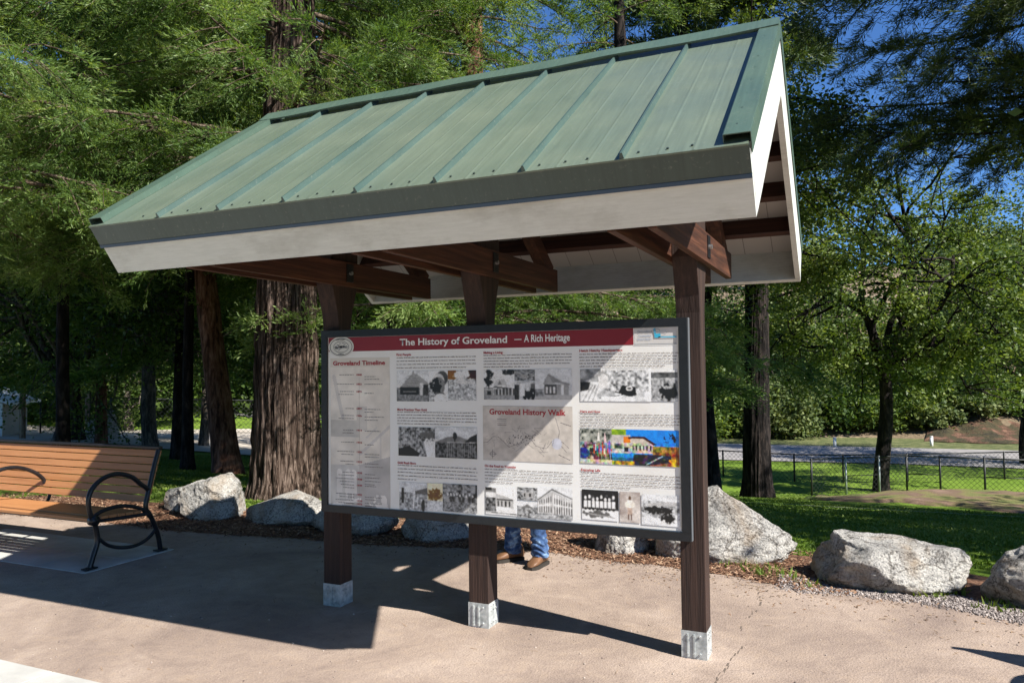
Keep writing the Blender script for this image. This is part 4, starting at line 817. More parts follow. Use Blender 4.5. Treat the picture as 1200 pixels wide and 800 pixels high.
# jeans with stacked folds over the boots
ja = Acc()
for sx_ in (-1, 1):
    zz_ = np.linspace(.075, .92, 120); t = (zz_-.075)/.845; cxp = np.interp(zz_, [.075, .5, .92], [.145, .13, .085])*sx_; cyp = np.interp(zz_, [.075, .5, .92], [.01, -.02, 0])
    rad = np.interp(zz_, [.075, .3, .5, .75, .92], [.070, .064, .078, .10, .12])
    a = np.arange(40)*2*math.pi/40; V = []
    for i, z in enumerate(zz_):
        fold = np.exp(-((z-.16)/.10)**2)
        rr_ = rad[i]*(1+.13*fold*np.sin(z*120+2.4*np.sin(a*2+sx_)+1.5*a)+.05*fold*np.sin(z*60-3*a)+.03*np.sin(a*5+z*22+sx_)*(1-fold*.5)); V.append(np.c_[cxp[i]+rr_*np.cos(a), cyp[i]+rr_*np.sin(a)*1.05, np.full(40, z)+.012*fold*np.sin(a*2+sx_*2+z*20)])
    V = np.concatenate(V); i = np.arange(40); j = (i+1) % 40; ja.add(V, np.concatenate([np.stack([k*40+i, k*40+j, (k+1)*40+j, (k+1)*40+i], 1) for k in range(119)]))
child(link('jeans', ja.mesh('jeans'), M['jean'], smooth=True))
child(skin('jeans_seat', [(-.08, 0, .86), (0, 0, .93), (.08, 0, .86), (0, 0, 1.0)], [(0, 1), (1, 2), (1, 3)], [.125, .15, .125, .15], M['jean'], root=1))
for sx_, rz_ in ((-1, -.45), (1, .12)):
    # lofted boot: sections from heel to toe
    y = np.array([.085, .07, .03, -.03, -.08, -.13, -.17, -.195]); wd = np.array([.026, .038, .042, .043, .047, .05, .042, .018]); ht = np.array([.09, .135, .145, .13, .09, .07, .058, .03])
    a = np.linspace(0, 2*math.pi, 25)[:-1]; V = []
    for k in range(len(y)):
        V.append(np.c_[wd[k]*np.sign(np.cos(a))*np.abs(np.cos(a))**.8, np.full(24, y[k]), .022+(ht[k]-.022)*np.clip(.5+.5*np.sign(np.sin(a))*np.abs(np.sin(a))**.8, 0, 1)])
    V = np.concatenate(V); i = np.arange(24); j = (i+1) % 24; F_ = [tuple(q) for k in range(7) for q in np.stack([k*24+i, (k+1)*24+i, (k+1)*24+j, k*24+j], 1).tolist()]
    F_ += [tuple(range(24)), tuple(range(7*24+23, 7*24-1, -1))]
    b = MB(); b.add(V, F_); bo = b.build('boot', M['boot'], PE, smooth=True); [MB().cyl((-.022, yy_, zz_), (.022, yy_+.004, zz_), .0028, 6).build('lace', M['sole'], bo) for yy_, zz_ in ((-.052, .122), (-.072, .106), (-.092, .091))]; bo.location = (sx_*.145, .02, 0); bo.rotation_euler = (0, 0, rz_)
    s_ = MB(); P = []
    out_ = [(wd[k]+.006, y[k]) for k in range(8)]+[(-(wd[k]+.006), y[k]) for k in range(7, -1, -1)]
    nO = len(out_); s_.add([(x_, y_, .0) for x_, y_ in out_]+[(x_, y_, .026) for x_, y_ in out_], [tuple(range(nO)), tuple(range(2*nO-1, nO-1, -1))]+[(k, nO+k, nO+(k+1) % nO, (k+1) % nO) for k in range(nO)]); s_.build('sole', M['sole'], bo)

# ------------------------------------------------------------------ trees
def barkmat(name, dark, mid, lite, sc=(7, 7, .7), bump=1., dist=.06):
    m = mat(name, mid, .95, 0, .15); p = m.node_tree.nodes['Principled BSDF']; c = coords(m, sc)
    n = N(m, 'TexNoise', Scale=1.5, Detail=9, Roughness=.72, Distortion=.35); L(m, c, n.inputs['Vector']); c2 = coords(m, (1, 1, .35)); n2 = N(m, 'TexNoise', Scale=1.6, Detail=5); L(m, c2, n2.inputs['Vector'])
    a = ramp(m, n.outputs[0], [(.40, dark), (.5, mid), (.64, lite)]); a = mixc(m, 1., a, ramp(m, n2.outputs[0], [(.35, (.7, .68, .68)), (.65, (1.15, 1.12, 1.1))]), 'MULTIPLY')
    L(m, a, p.inputs['Base Color']); bp = N(m, 'Bump', Strength=bump, Distance=dist); L(m, n.outputs[0], bp.inputs['Height']); L(m, bp.outputs[0], p.inputs['Normal']); return m
BK = {'cedar': barkmat('cedar_bark', (.010, .007, .005), (.085, .057, .044), (.34, .26, .215), (20, 20, .9), 1., .09),
      'red': barkmat('red_bark', (.05, .022, .015), (.16, .075, .048), (.30, .17, .12), (7, 7, 1.4), 1., .05),
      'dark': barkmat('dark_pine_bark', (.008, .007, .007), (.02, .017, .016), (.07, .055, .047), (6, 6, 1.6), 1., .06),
      'grey': barkmat('grey_oak_bark', (.035, .03, .026), (.10, .085, .07), (.22, .19, .16), (9, 9, 2), .9, .03),
      'twig': barkmat('dead_twig', (.04, .028, .02), (.11, .08, .06), (.26, .21, .16), (9, 9, 4), .3, .01)}
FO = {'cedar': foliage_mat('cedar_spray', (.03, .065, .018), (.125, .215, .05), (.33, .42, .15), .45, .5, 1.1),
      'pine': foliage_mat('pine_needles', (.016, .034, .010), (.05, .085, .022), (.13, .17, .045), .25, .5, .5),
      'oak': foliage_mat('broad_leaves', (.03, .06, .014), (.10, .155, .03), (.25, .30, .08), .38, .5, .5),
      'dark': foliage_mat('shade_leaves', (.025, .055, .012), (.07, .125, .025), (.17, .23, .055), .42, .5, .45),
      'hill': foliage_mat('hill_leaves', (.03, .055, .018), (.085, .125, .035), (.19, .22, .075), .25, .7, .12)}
def rib_trunk(P, rr, n, seed, amp, freq=9):
    """trunk with vertical bark ridges"""
    V, F = tube_np(P, rr, n); m = len(P); a = np.tile(np.arange(n)/n, m); z = np.repeat(np.linspace(0, 1, m)*(np.linalg.norm(P[-1]-P[0])), n)
    nz = vnoise(a*freq*4, z*1.1+a*2, seed, 4); nz = np.abs(nz-.47)*2; per = np.minimum(a, 1-a)*8; nz = nz*np.clip(per, 0, 1)
    C = np.repeat(P, n, 0); D = V-C; return C+D*(1+amp*(nz-.3))[:, None], F
def bez(pts, n):
    P = np.array(pts, float); s = np.r_[0, np.cumsum(np.linalg.norm(np.diff(P, axis=0), axis=1))]; t = np.linspace(0, s[-1], n)
    Q = np.stack([np.interp(t, s, P[:, i]) for i in range(3)], 1)
    for _ in range(2): Q[1:-1] = (Q[:-2]+2*Q[1:-1]+Q[2:])/4
    return Q
def sprays(O, D, ln, rng, n=16, wd=.013, spread=.8, droop=.15, sl=.3):
    """flat ferny fans with slightly upturned tips: O origins (k,3), D directions (k,3), ln lengths (k)"""
    k = len(O); D = D/np.linalg.norm(D, axis=1)[:, None]; S = np.cross(D, rng.normal(0, 1, (k, 3))*.7+np.array([0, 0, 1])); S /= np.linalg.norm(S, axis=1)[:, None]+1e-6
    t = (np.arange(n)+.5)/n; sg = np.where(np.arange(n) % 2 == 0, 1, -1)
    # side axes: strands sit on 5 sub-branchlets of the fan
    sub = rng.integers(-2, 3, (k, n)); q = rng.random((k, n))
    ax = D[:, None]+S[:, None]*(sub*.42)[..., None]; ax /= np.linalg.norm(ax, axis=2)[..., None]
    base = O[:, None]+ax*(q*(1-.10*np.abs(sub))*.9)[..., None]*ln[:, None, None]; base[..., 2] -= (droop*(1.6*q-1.4*q**3))*ln[:, None]
    dr = ax*.9+S[:, None]*(sg*spread*.7)[None, :, None]+rng.normal(0, .20, (k, n, 3)); dr[..., 2] += .12
    dr /= np.linalg.norm(dr, axis=2)[..., None]; l = (ln[:, None]*sl*(1.1-.5*q))*rng.uniform(.6, 1.2, (k, n)); tip = base+dr*l[..., None]
    nrm = np.cross(dr, rng.normal(0, 1, (k, n, 3))); nrm /= np.linalg.norm(nrm, axis=2)[..., None]+1e-6; w_ = wd*rng.uniform(.7, 1.4, (k, n))
    mid = base+dr*(l*.5)[..., None]
    V = np.stack([base, mid+nrm*w_[..., None], tip, mid-nrm*w_[..., None]], 2).reshape(-1, 3); return V, np.arange(len(V)).reshape(-1, 4)
def leaves(C, size, rng, flat=.5):
    n = len(C); d = rng.normal(0, 1, (n, 3)); d[:, 2] *= .6; d /= np.linalg.norm(d, axis=1)[:, None]; nn = rng.normal(0, 1, (n, 3)); nn[:, 2] += 1.0*flat*2; sd = np.cross(d, nn); sd /= np.linalg.norm(sd, axis=1)[:, None]+1e-6
    s = size*rng.uniform(.6, 1.35, n)[:, None]
    V = np.stack([C-d*s*.5, C+sd*s*.36, C+d*s*.55, C-sd*s*.36], 1).reshape(-1, 3); return V, np.arange(4*n).reshape(-1, 4)
def conifer(base, height, r0, label, name='cedar_tree', seed=1, lean=(0, 0), bark='cedar', fol='cedar', zlow=3., blen=3.6, nb=90, cat='tree', group=None, wd=.013, ln=.42, per=16, droop=.55, amp=.18, flare=1.5, needle=16, azbias=None, ztop=None, minlen=.35, trunkpts=None, sl=.45):
    rng = np.random.default_rng(seed); base = np.array(base, float); top = np.array([lean[0]*height, lean[1]*height, height])
    T = empty(name, base); tag(T, label, cat, group)
    hs = np.r_[-.3, 0, .25, .7, 1.4, np.linspace(2.4, height, 26)]; P = np.stack([hs/height*top[0]+.05*np.sin(hs*.5+seed), hs/height*top[1], hs], 1)
    if trunkpts is not None: P[:, :2] = np.stack([np.interp(hs, trunkpts[0], trunkpts[1]), hs*0], 1)
    rr = r0*np.interp(hs, [0, .25, .7, 1.6, height*.6, height], [flare, 1+.55*(flare-1), 1+.2*(flare-1), 1, .58, .06])
    Pn = bez(P, 160); rn = np.interp(np.linspace(0, 1, 160), np.linspace(0, 1, len(hs)), rr); rn = np.interp(Pn[:, 2], hs, rr)
    V, F = rib_trunk(Pn, rn, 150 if r0 > .3 else 30, seed, amp, 16 if r0 > .3 else 9); link('trunk', npmesh('trunk', V, F), BK[bark], T, smooth=True)
    br = Acc(); O = []; D = []; LN = []
    zt = ztop or height*.97
    for i in range(nb):
        f = (i+rng.random())/nb; z = zlow+(zt-zlow)*f**1.15; az = rng.uniform(0, 2*math.pi) if azbias is None or rng.random() < .35 else azbias+rng.normal(0, .8)
        Lb = blen*(1-(z-zlow)/(height*1.05-zlow))**.75*rng.uniform(.65, 1.12); 
        if Lb < minlen: Lb = minlen
        c0 = np.array([np.interp(z, Pn[:, 2], Pn[:, 0]), np.interp(z, Pn[:, 2], Pn[:, 1]), z]); o = np.array([math.cos(az), math.sin(az), 0]); sd = np.array([-o[1], o[0], 0])
        t = np.linspace(0, 1, 9); bend = rng.normal(0, .12); Q = c0+o*(Lb*t)[:, None]+sd*(bend*Lb*t*t)[:, None]; Q[:, 2] += Lb*(.22*t-droop*t*t*rng.uniform(.8, 1.25)+.12*t**4)
        V, F = tube_np(Q, np.linspace(.012+.008*Lb, .005, 9), 5); br.add(V, F)
        m_ = max(5, int(Lb*6.6)); tt = rng.uniform(.18, 1, m_); 
        for q in tt:
            pnt = np.array([np.interp(q, t, Q[:, k]) for k in range(3)]); s_ = rng.choice((-1, 1)); dd = o*rng.uniform(.35, .9)+sd*s_*rng.uniform(.4, 1.)+np.array([0, 0, rng.uniform(-.55, .05)]); dd /= np.linalg.norm(dd); tl = Lb*rng.uniform(.14, .30)*(1.15-q*.5)+.12
            u = np.linspace(0, 1, 5); W = pnt+dd*(tl*u)[:, None]; W[:, 2] -= droop*.7*tl*u*u
            V, F = tube_np(W, np.linspace(.008, .003, 5), 3); br.add(V, F)
            ns = max(2, int(tl/.10)); us = rng.uniform(.2, 1, ns)
            for v in us: O.append([np.interp(v, u, W[:, k]) for k in range(3)]); D.append(dd+rng.normal(0, .35, 3)+np.array([0, 0, .08])); LN.append(ln*rng.uniform(.6, 1.25))
    link('branches', br.mesh('branches'), BK['twig' if fol == 'cedar' else bark], T, smooth=True)
    V, F = sprays(np.array(O), np.array(D), np.array(LN), rng, needle, wd, sl=sl, droop=droop*.5); link('crown', npmesh('crown', V, F), FO[fol], T)
    return T
def broadleaf(base, label, height=9., r0=.2, fork=3., spread=4., name='broadleaf_tree', seed=1, bark='grey', fol='oak', lean=(0., 0.), nlimb=5, leafn=26000, leaf=.09, zlow=None, cat='tree', group=None, clump=.42, limbs=None, depth=3):
    rng = np.random.default_rng(seed); T = empty(name, base); tag(T, label, cat, group); br = Acc(); tips = []
    n = 24; t = np.linspace(0, 1, n); P = np.stack([lean[0]*t*fork+.08*np.sin(t*5+seed), lean[1]*t*fork, -.25+t*(fork+.25)], 1); rr = r0*np.interp(t, [0, .1, .3, 1], [1.45, 1.12, 1, .82])
    V, F = rib_trunk(P, rr, 24, seed, .16, 6)
    link('trunk', npmesh('trunk', V, F), BK[bark], T, smooth=True); top = P[-1]
    def limb(p, d, L_, r_, dep):
        m_ = 8; Q = [p]; dd = d/np.linalg.norm(d)
        for k in range(m_):
            dd = dd+rng.normal(0, .16, 3)+np.array([0, 0, .04 if dep > 1 else -.05]); dd /= np.linalg.norm(dd); Q.append(Q[-1]+dd*L_/m_)
        Q = np.array(Q); V, F = tube_np(Q, np.linspace(r_, r_*.42, len(Q)), 7 if dep > 1 else 4); br.add(V, F)
        if dep == 0: tips.extend([Q[-1], Q[-3], Q[-5]]); return
        for k in range(4 if dep > 1 else 6):
            i = rng.integers(3, len(Q)); nd = dd*.6+rng.normal(0, .65, 3); nd[2] += .08; limb(Q[i], nd, L_*rng.uniform(.5, .75), r_*.5, dep-1)
        if dep <= 2: tips.append(Q[-1])
    if limbs is None:
        limbs = []
        for k in range(nlimb): a = 2*math.pi*k/nlimb+rng.uniform(-.4, .4); limbs.append((math.cos(a)*spread, math.sin(a)*spread, (height-fork)*rng.uniform(.45, 1.)))
    for lx, ly, lz in limbs:
        v = np.array([lx, ly, lz], float); limb(top, v, np.linalg.norm(v)*.72, r0*.5, depth-1)
    link('branches', br.mesh('branches'), BK[bark], T, smooth=True)
    tips = np.array(tips); w_ = rng.integers(0, len(tips), leafn); C = tips[w_]+rng.normal(0, clump, (leafn, 3))*np.array([1, 1, .62])
    if zlow is not None: C = C[C[:, 2] > zlow]
    V, F = leaves(C, leaf, rng); link('crown', npmesh('crown', V, F), FO[fol], T)
    return T

# left: big cedar behind the boulders, its branches fill the upper left
cb = ground_at(339, 10.6)
conifer(cb, 17, .43, 'thickest cedar with furrowed grey brown bark directly left of the kiosk panel', seed=4, zlow=3.7, blen=4.4, nb=150, flare=1.35, amp=.26, ln=.36, wd=.0048, needle=46, sl=.24, droop=.36)
cb2 = ground_at(-140, 9.0)
conifer(cb2, 15, .32, 'cedar at the far left edge with pale drooping sprays above the bench', seed=9, zlow=3.7, blen=3.8, nb=120, ln=.36, wd=.0048, needle=46, sl=.24, droop=.42)
cb3 = ground_at(560, 12.5)
conifer(cb3, 15, .26, 'cedar hidden behind the kiosk whose sprays show under its roof', seed=14, zlow=2.5, blen=3.6, nb=120, ln=.38, wd=.006, needle=38, sl=.26, droop=.36, bark='red')
cb4 = ground_at(735, 16.5)
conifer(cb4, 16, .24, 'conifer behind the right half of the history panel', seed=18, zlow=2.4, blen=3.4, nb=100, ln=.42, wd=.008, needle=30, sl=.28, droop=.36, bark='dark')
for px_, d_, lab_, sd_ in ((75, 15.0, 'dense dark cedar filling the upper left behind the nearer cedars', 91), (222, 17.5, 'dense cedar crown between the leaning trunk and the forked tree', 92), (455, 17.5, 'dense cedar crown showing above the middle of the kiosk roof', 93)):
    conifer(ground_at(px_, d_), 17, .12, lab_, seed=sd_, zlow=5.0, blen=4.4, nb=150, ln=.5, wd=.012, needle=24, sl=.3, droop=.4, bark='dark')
# leaning red trunk
g_ = ground_at(268, 17.); conifer(g_, 17, .27, 'leaning red barked trunk left of the thickest cedar', name='pine_tree', seed=22, bark='red', fol='cedar', zlow=5.2, blen=3.4, nb=70, lean=(-.13, -.02), ln=.42, wd=.008, needle=30, sl=.28, flare=1.35, droop=.36)
# slender trunks in the grove
for px, d, r_, ln_, lab, sd in ((207, 21, .13, (.02, 0), 'slender straight trunk with bare side twigs in the left grove', 31), (118, 25, .17, (0, 0), 'reddish trunk behind the bench in the left grove', 33)):
    g_ = ground_at(px, d); conifer(g_, 14, r_, lab, name='pine_tree', seed=sd, bark='red' if sd == 33 else 'dark', fol='cedar', zlow=2.8, blen=2.6, nb=60, lean=ln_, ln=.55, wd=.02, flare=1.3, needle=12)
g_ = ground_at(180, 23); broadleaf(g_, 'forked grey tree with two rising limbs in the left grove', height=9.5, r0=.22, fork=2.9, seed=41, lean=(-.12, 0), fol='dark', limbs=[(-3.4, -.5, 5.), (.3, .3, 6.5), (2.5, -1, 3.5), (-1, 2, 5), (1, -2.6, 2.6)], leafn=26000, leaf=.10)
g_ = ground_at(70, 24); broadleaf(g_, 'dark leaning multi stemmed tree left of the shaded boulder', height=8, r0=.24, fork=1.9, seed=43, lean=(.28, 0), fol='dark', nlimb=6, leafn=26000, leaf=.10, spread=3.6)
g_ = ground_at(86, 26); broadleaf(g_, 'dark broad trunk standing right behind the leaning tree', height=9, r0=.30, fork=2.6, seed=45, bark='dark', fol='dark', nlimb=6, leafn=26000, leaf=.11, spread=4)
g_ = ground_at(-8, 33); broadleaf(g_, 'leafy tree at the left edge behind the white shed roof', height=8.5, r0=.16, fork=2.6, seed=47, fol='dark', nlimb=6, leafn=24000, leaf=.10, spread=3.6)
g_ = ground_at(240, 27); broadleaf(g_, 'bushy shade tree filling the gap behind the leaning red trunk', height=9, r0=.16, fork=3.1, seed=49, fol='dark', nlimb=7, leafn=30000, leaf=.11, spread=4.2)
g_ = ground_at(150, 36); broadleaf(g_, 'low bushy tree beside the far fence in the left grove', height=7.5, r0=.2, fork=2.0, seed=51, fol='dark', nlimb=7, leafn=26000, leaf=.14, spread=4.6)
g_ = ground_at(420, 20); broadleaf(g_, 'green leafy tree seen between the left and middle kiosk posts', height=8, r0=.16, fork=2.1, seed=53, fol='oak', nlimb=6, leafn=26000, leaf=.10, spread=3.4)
# right
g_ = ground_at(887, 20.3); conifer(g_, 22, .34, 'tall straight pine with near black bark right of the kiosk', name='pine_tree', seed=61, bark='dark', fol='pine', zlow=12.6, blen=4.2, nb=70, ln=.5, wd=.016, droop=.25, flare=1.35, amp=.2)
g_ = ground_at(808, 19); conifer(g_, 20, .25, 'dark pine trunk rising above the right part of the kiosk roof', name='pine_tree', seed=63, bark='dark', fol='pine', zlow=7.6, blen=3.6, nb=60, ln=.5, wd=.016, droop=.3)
g_ = ground_at(1032, 25.2); broadleaf(g_, 'airy green maple with a dark forked trunk behind the wire fence', name='maple_tree', height=13.5, r0=.23, fork=4.0, seed=67, bark='dark', fol='oak', lean=(.02, 0), limbs=[(-1.6, 0, 8), (.3, .6, 9.5), (3.6, 0, 5.5), (-3.8, -.4, 2.2), (2.6, -1.6, 7.5), (-2.6, 1.2, 5.), (4.2, .8, 2.6), (1.8, -2, 1.2), (-.5, -2.5, 5.5), (2.4, 1, .3)], leafn=50000, leaf=.115, clump=.21)
g_ = ground_at(960, 15.5)
broadleaf((-.6, 12.5, float(H(-.6, 12.5))), 'oak behind the kiosk roof whose limbs reach right across the sky', name='oak_tree', height=11.5, r0=.15, fork=5.6, seed=71, bark='dark', fol='oak', limbs=[(3.2, .6, 2.2), (3.0, -.5, 3.4), (3.6, .2, 1.0), (-1.5, .5, 4.5), (2.2, .8, .2)], leafn=26000, leaf=.085, clump=.24)
def pine_over():
    b = (8.2, 9.2, float(H(8.2, 9.2)))
    return conifer(b, 17, .33, 'shaded pine at the far right whose needled branches hang into the picture', name='pine_tree', seed=77, bark='dark', fol='pine', zlow=5.4, blen=6.4, nb=56, ln=.36, wd=.006, droop=.24, azbias=math.pi, needle=26, sl=.5)
pine_over()
broadleaf((14.5, 8.2, float(H(14.5, 8.2))), 'leafy tree right of the picture shading the lawn', height=13, r0=.3, fork=3.6, seed=81, nlimb=7, leafn=30000, leaf=.16, spread=4.6)
broadleaf((9.6, 4.7, float(H(9.6, 4.7))), 'smaller leafy tree just right of the picture shading the lawn behind the boulders', height=10, r0=.18, fork=3.6, seed=82, nlimb=7, leafn=22000, leaf=.14, spread=2.4)
broadleaf((17.5, 10.5, float(H(17.5, 10.5))), 'second leafy tree right of the picture shading the berm', height=12, r0=.3, fork=3.4, seed=83, nlimb=7, leafn=22000, leaf=.18, spread=4.2)
g_ = ground_at(1200, 31.5); broadleaf(g_, 'bright leafed maple at the right edge beyond the fence', name='maple_tree', height=10, r0=.2, fork=3.2, seed=85, bark='dark', fol='oak', nlimb=7, leafn=34000, leaf=.13, spread=4.2)
# bushes and woodland beyond the road
def bush(px, d, rx, hz, label, seed, fol='oak', leaf=.2, n=9000, name='bush', group='bushes beyond the road'):
    rng = np.random.default_rng(seed); g_ = ground_at(px, d); T = empty(name, g_); tag(T, label, name.replace('_', ' '), group)
    b = Acc(); C = []
    for k in range(9):
        a = rng.uniform(0, 6.28); tip = np.array([math.cos(a)*rx*.7*rng.random(), math.sin(a)*rx*.7*rng.random(), hz*rng.uniform(.4, .85)]); V, F = tube_np(np.array([[0, 0, -.2], tip*.5+rng.normal(0, .1, 3), tip]), np.array([.09, .06, .03]), 5); b.add(V, F)
    for k in range(34):
        a = rng.uniform(0, 6.28); q = rng.random()**.5; c = np.array([math.cos(a)*rx*q, math.sin(a)*rx*q, hz*rng.uniform(.1, .95)*(1-.35*q)]); C.append(c+rng.normal(0, 1, (n//34, 3))*np.array([rx, rx, hz*.7])*.17)
    link('stems', b.mesh('stems'), BK['grey'], T, smooth=True)
    V, F = leaves(np.concatenate(C), leaf, rng); link('crown', npmesh('crown', V, F), FO[fol], T); return T
BD = [(1142, 44.2, 1.5, 1.5, 'small shrub in front of the red soil bank', 17, 'hill'), (1190, 44.8, 1.8, 1.9, 'dark shrub at the right end of the soil bank', 18, 'dark'), (1095, 43.8, 1.3, 1.2, 'tuft of brush beside the right road marker', 19, 'hill'), (800, 44.5, 2.6, 3.4, 'dark bush at the road edge just right of the kiosk post', 14, 'dark'), (905, 44.6, 2.4, 2.8, 'dark shrub at the road edge between pine and bushes', 15, 'hill'), (1110, 46.5, 2.8, 3.6, 'dark green bush at the foot of the soil bank', 16, 'dark'), (838, 46, 3.2, 4.5, 'yellow green rounded bush beyond the road left of the tall dark pine', 1, 'oak'), (925, 47, 3.0, 4.2, 'olive bush beyond the road right of the tall dark pine', 2, 'hill'), (850, 58, 5, 9, 'tall dark tree clump high on the slope left of the pine', 3, 'dark'),
      (965, 54, 4.2, 7.5, 'mid green bushy tree up the slope between pine and maple', 4, 'oak'), (1075, 52, 3.6, 4.6, 'sunlit bush on the slope just right of the maple trunk', 5, 'oak'), (1120, 62, 4.5, 7, 'bushy tree high on the slope right of the maple', 6, 'hill'),
      (1195, 55, 4.5, 8, 'dark bushy tree above the red soil bank at right', 7, 'dark'), (1160, 46.5, 2.2, 2.4, 'small dark bush on the red soil bank', 12, 'dark'), (1065, 45.5, 2.6, 3.4, 'green bush at the road edge right of the maple trunk', 13, 'oak'), (1000, 45.5, 2.4, 2.6, 'low dark bush behind the white road markers', 8, 'dark'), (700, 48, 5, 8, 'bushy tree across the road hidden behind the panel', 9, 'oak'), (560, 50, 5, 9, 'leafy clump across the road behind the middle post', 10, 'dark')]
for px, d, rx, hz, lab, sd, fo in BD: bush(px, d, rx, hz, lab, 100+sd, fo, leaf=.21+.003*(d-45), n=9000)
def woodland(name, spots, fol, leaf, per, seed):
    rng = np.random.default_rng(seed); C = []
    for x, y, r_, h in spots:
        z = float(H(x, y)); k = 14
        for j in range(k):
            a = rng.uniform(0, 6.28); q = rng.random()**.5; c = np.array([x+math.cos(a)*r_*q, y+math.sin(a)*r_*q, z+h*rng.uniform(.1, .95)*(1-.4*q)]); C.append(c+rng.normal(0, 1, (per//k, 3))*np.array([r_, r_, h*.6])*.2)
    V, F = leaves(np.concatenate(C), leaf, rng); return tag(link(name, npmesh(name, V, F), FO[fol]), kind='stuff')
sp = []
for k in range(150):
    y = rnd.uniform(50, 150); x = rnd.uniform(-35, 75)*(.5+y/150); 
    if vnoise(np.array(x*.06+5), np.array(y*.06), 12) > .42: sp.append((x, y, rnd.uniform(2.5, 4.5), rnd.uniform(3.5, 7.5)))
woodland('hillside_woodland', sp, 'hill', .42, 2100, 5)
sp = []
for k in range(60):
    a = R(rnd.uniform(22, 62)); d = rnd.uniform(46, 75); sp.append((2.35-math.sin(a)*d, -4.4+math.cos(a)*d, rnd.uniform(3, 5), rnd.uniform(8, 17)))
woodland('distant_woodland', sp, 'dark', .42, 3000, 6)

# ------------------------------------------------------------------ fences, markers, shed, posts
BLKM = mat('black_vinyl_pipe', (.015, .016, .016), .5, .2); GREYM = mat('grey_fence_pipe', (.35, .38, .38), .5, .5); WIRE = mat('black_wire', (.012, .014, .012), .6)
def fence(pts, h, label, postm=None, cell=.16, wire=.008, name='wire_fence', midrail=False, greys=()):
    T = empty(name, (0, 0, 0)); tag(T, label, 'fence'); rail = MB(); wm = Acc()
    tops = []
    for i, (x, y) in enumerate(pts):
        z = float(H(x, y)); b = MB(); b.cyl((x, y, z-.2), (x, y, z+h+.03), .032, 10); b.build('fence_post', GREYM if i in greys else BLKM, T, smooth=True); tops.append((x, y, z))
    for i in range(len(pts)-1):
        a, b = np.array(tops[i]), np.array(tops[i+1]); rail.cyl(a+[0, 0, h], b+[0, 0, h], .022, 8)
        if midrail and i % 2: rail.cyl(a+[0, 0, h*.5], b+[0, 0, h*.5], .016, 6)
        Ld = np.linalg.norm(b-a); n = int(Ld/cell); up = np.array([0, 0, 1.]); u = (b-a)/Ld; k = np.arange(-int(h/cell), n)
        for s in (1, -1):
            x0 = k*cell; x1 = x0+h; z0 = np.zeros(len(k)); z1 = np.full(len(k), h)
            t0 = np.clip(x0, 0, Ld); t1 = np.clip(x1, 0, Ld); z0 = (t0-x0); z1 = (t1-x0); ok = t1 > t0+.02; t0, t1, z0, z1 = t0[ok], t1[ok], z0[ok], z1[ok]
            if s < 0: t0, t1 = Ld-t0, Ld-t1
            A = a+u*t0[:, None]+up*z0[:, None]; B = a+u*t1[:, None]+up*z1[:, None]; w_ = np.array([0, 0, wire*.7]); nrm = np.cross(u, up)*.002
            V = np.stack([A-w_, B-w_, B+w_, A+w_], 1).reshape(-1, 3)+nrm*s; wm.add(V, np.arange(len(V)).reshape(-1, 4))
    rail.build('rail', BLKM, T, smooth=True); link('wire_mesh', wm.mesh('wire_mesh'), WIRE, T); return T
fp = [ground_at(px, d)[:2] for px, d in ((948, 24.), (988, 24.6), (1027, 24.8), (1059, 25.), (1098, 24.6), (1150, 24.0), (1205, 23.4), (1265, 22.8))]
fence(fp, 1.15, 'higher black chain link fence behind the mulch berm', greys=(1, 2), midrail=True)
fp = [ground_at(px, d)[:2] for px, d in ((760, 30), (845, 29), (928, 27.5), (985, 27.2), (1060, 27.2), (1173, 27.5), (1280, 27.5))]
fence(fp, .95, 'lower black chain link fence along the far edge of the lawn')
fp = [ground_at(px, d)[:2] for px, d in ((48, 31), (130, 32), (213, 33), (300, 34), (390, 35))]
fence(fp, 1.5, 'dark chain link fence beyond the left grove', cell=.2, wire=.012)
for px, d, lab in ((976, 38.5, 'white road marker post left of the maple trunk'), (1089, 38.5, 'white road marker post right of the maple trunk')):
    g_ = ground_at(px, d); t = empty('marker_post', g_); tag(t, lab, 'road marker', 'marker posts along the road')
    b = MB(); b.tube([(0, 0, -.1), (0, 0, .44)], .075, 12); b.build('post_body', mat('white_marker', (.8, .8, .78), .5), t, smooth=True); b = MB(); b.tube([(0, 0, .44), (0, 0, .50)], .08, 12); b.build('cap', mat('marker_cap', (.75, .76, .76), .4), t, smooth=True)
WP = barkmat('weathered_post_wood', (.13, .08, .05), (.34, .23, .15), (.5, .38, .27), (9, 9, 1), .5, .01)
for px, d, h, r_, lab in ((27, 26, 1.9, .10, 'weathered timber post in front of the white shed'), (103, 30, 1.6, .09, 'orange tinted timber post behind the shaded boulder'), (239, 29, 1.5, .11, 'short timber post by the dirt track left of the leaning trunk'), (306, 30, 1.4, .08, 'thin timber post beside the thickest cedar')):
    g_ = ground_at(px, d); t = empty('timber_post', g_); tag(t, lab, 'post', 'timber posts in the left grove'); b = MB(); b.tube([(0, 0, -.2), (0, 0, h*.5), (0, 0, h)], [r_, r_*.97, r_*.93], 12); b.build('post_shaft', WP, t, smooth=True)
    b = MB(); b.tube([(0, 0, h), (0, 0, h+.02)], [r_*.93, r_*.6], 12); b.build('post_top', WP, t)
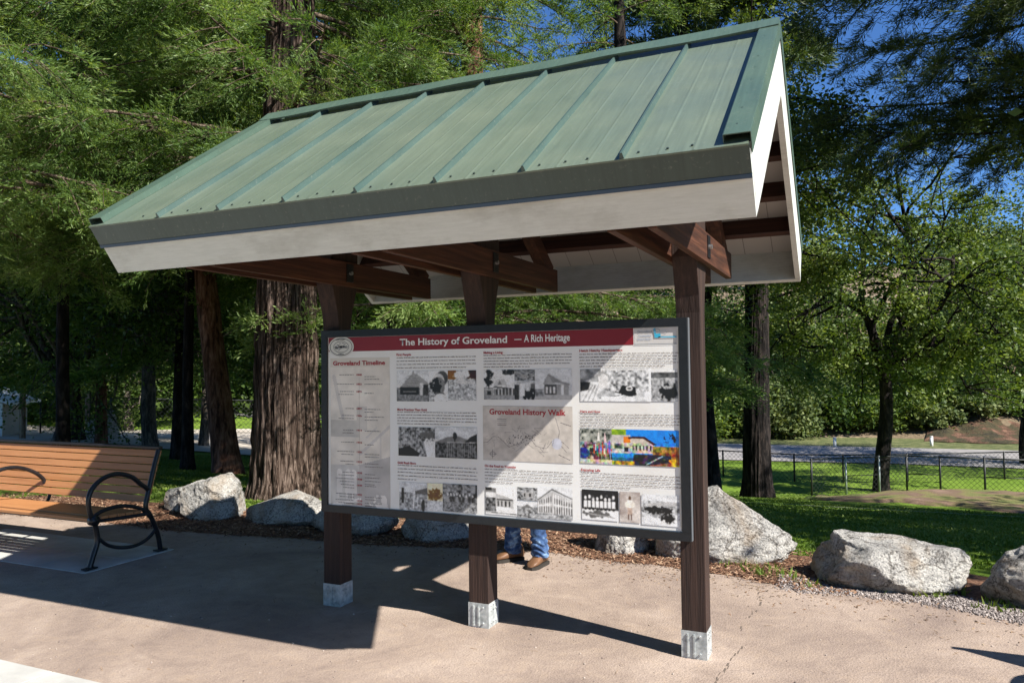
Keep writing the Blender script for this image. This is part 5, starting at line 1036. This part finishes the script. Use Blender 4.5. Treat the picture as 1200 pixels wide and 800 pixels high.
# shed: gable end seen at left edge
g_ = ground_at(-62, 27); SH = empty('shed', (g_[0], g_[1], g_[2]-.1), R(42)); tag(SH, 'small beige shed with white roof trim at the left edge behind the bench', 'shed')
shw = noisy('beige_shed_wall', [(.3, (.42, .36, .29)), (.7, (.5, .44, .36))], nscale=2, rough=.8); wt = mat('white_trim', (.78, .77, .74), .5)
b = MB(); b.add([(-1.7, 0, 0), (1.7, 0, 0), (1.7, 0, 1.25), (0, 0, 1.95), (-1.7, 0, 1.25), (-1.7, 3, 0), (1.7, 3, 0), (1.7, 3, 1.25), (0, 3, 1.95), (-1.7, 3, 1.25)], [(0, 1, 2, 3, 4), (9, 8, 7, 6, 5), (1, 6, 7, 2), (4, 9, 5, 0), (0, 5, 6, 1)]); b.build('wall', shw, SH)
b = MB()
for s in (1, -1): b.extx([(0, 0), (.0, .0)], 0, 0) if False else None; b.add([(0, -.35, 2.0), (s*2.1, -.35, 1.14), (s*2.1, 3.3, 1.14), (0, 3.3, 2.0), (0, -.35, 2.1), (s*2.1, -.35, 1.24), (s*2.1, 3.3, 1.24), (0, 3.3, 2.1)], [(0, 1, 2, 3), (7, 6, 5, 4), (0, 4, 5, 1), (1, 5, 6, 2), (2, 6, 7, 3), (3, 7, 4, 0)])
b.build('roof', wt, SH)
b = MB(); b.box(1.6, 1.72, -.03, -.002, 0, 1.22); b.box(-1.72, -1.6, -.03, -.002, 0, 1.22); b.box(-1.58, 1.58, -.03, -.002, 0, .12); b.build('corner_trim', wt, SH)

# second bench out of the frame at right: its arm throws the shadow at the lower right corner
B2 = empty('park_bench', (3.60, .10, 0)); B2['label'] = 'matching slatted bench just outside the right edge that throws the lower right shadow'; B2['category'] = 'bench'
for ch in list(B1.children):
    c_ = ch.copy(); col.objects.link(c_); c_.parent = B2
B2.location = (6.76, -.225, .004); B2['group'] = B1['group'] = 'slatted benches with iron ends'

# unseen trees added behind the viewer to block sky light and deepen the shade
def copy_tree(o, loc, rz, sc, label):
    c = o.copy(); col.objects.link(c); c.location = loc; c.rotation_euler = (0, 0, rz); c.scale = (sc,)*3; c['label'] = label
    for ch in list(o.children):
        q = ch.copy(); col.objects.link(q); q.parent = c
    return c
src = [o for o in bpy.data.objects if o.get('label', '').startswith('leafy tree right of the picture')][0]
for x, y, rz_, lab in ((-6, -13, .4, 'added sky-blocking tree behind the viewer on the left'), (1.5, -15, 2.1, 'added sky-blocking tree straight behind the viewer'), (-13, -8, 4, 'added sky-blocking tree left of the viewer beyond the walk'), (8.5, -15.5, 5.2, 'added sky-blocking tree behind the viewer on the right')):
    copy_tree(src, (x, y, 0), rz_, 1.15, lab)

n = 900; x = RG.uniform(-5.5, 4, n); y = RG.uniform(-2.2, 1.8, n); k = vnoise(x*1.3+9, y*1.3, 21) > .47
chips('fallen_needles', np.c_[x[k], y[k], np.zeros(k.sum())], .04, isl_mat('needle_bits', [(0, (.12, .07, .035)), (1, (.34, .22, .12))]), asp=.05)
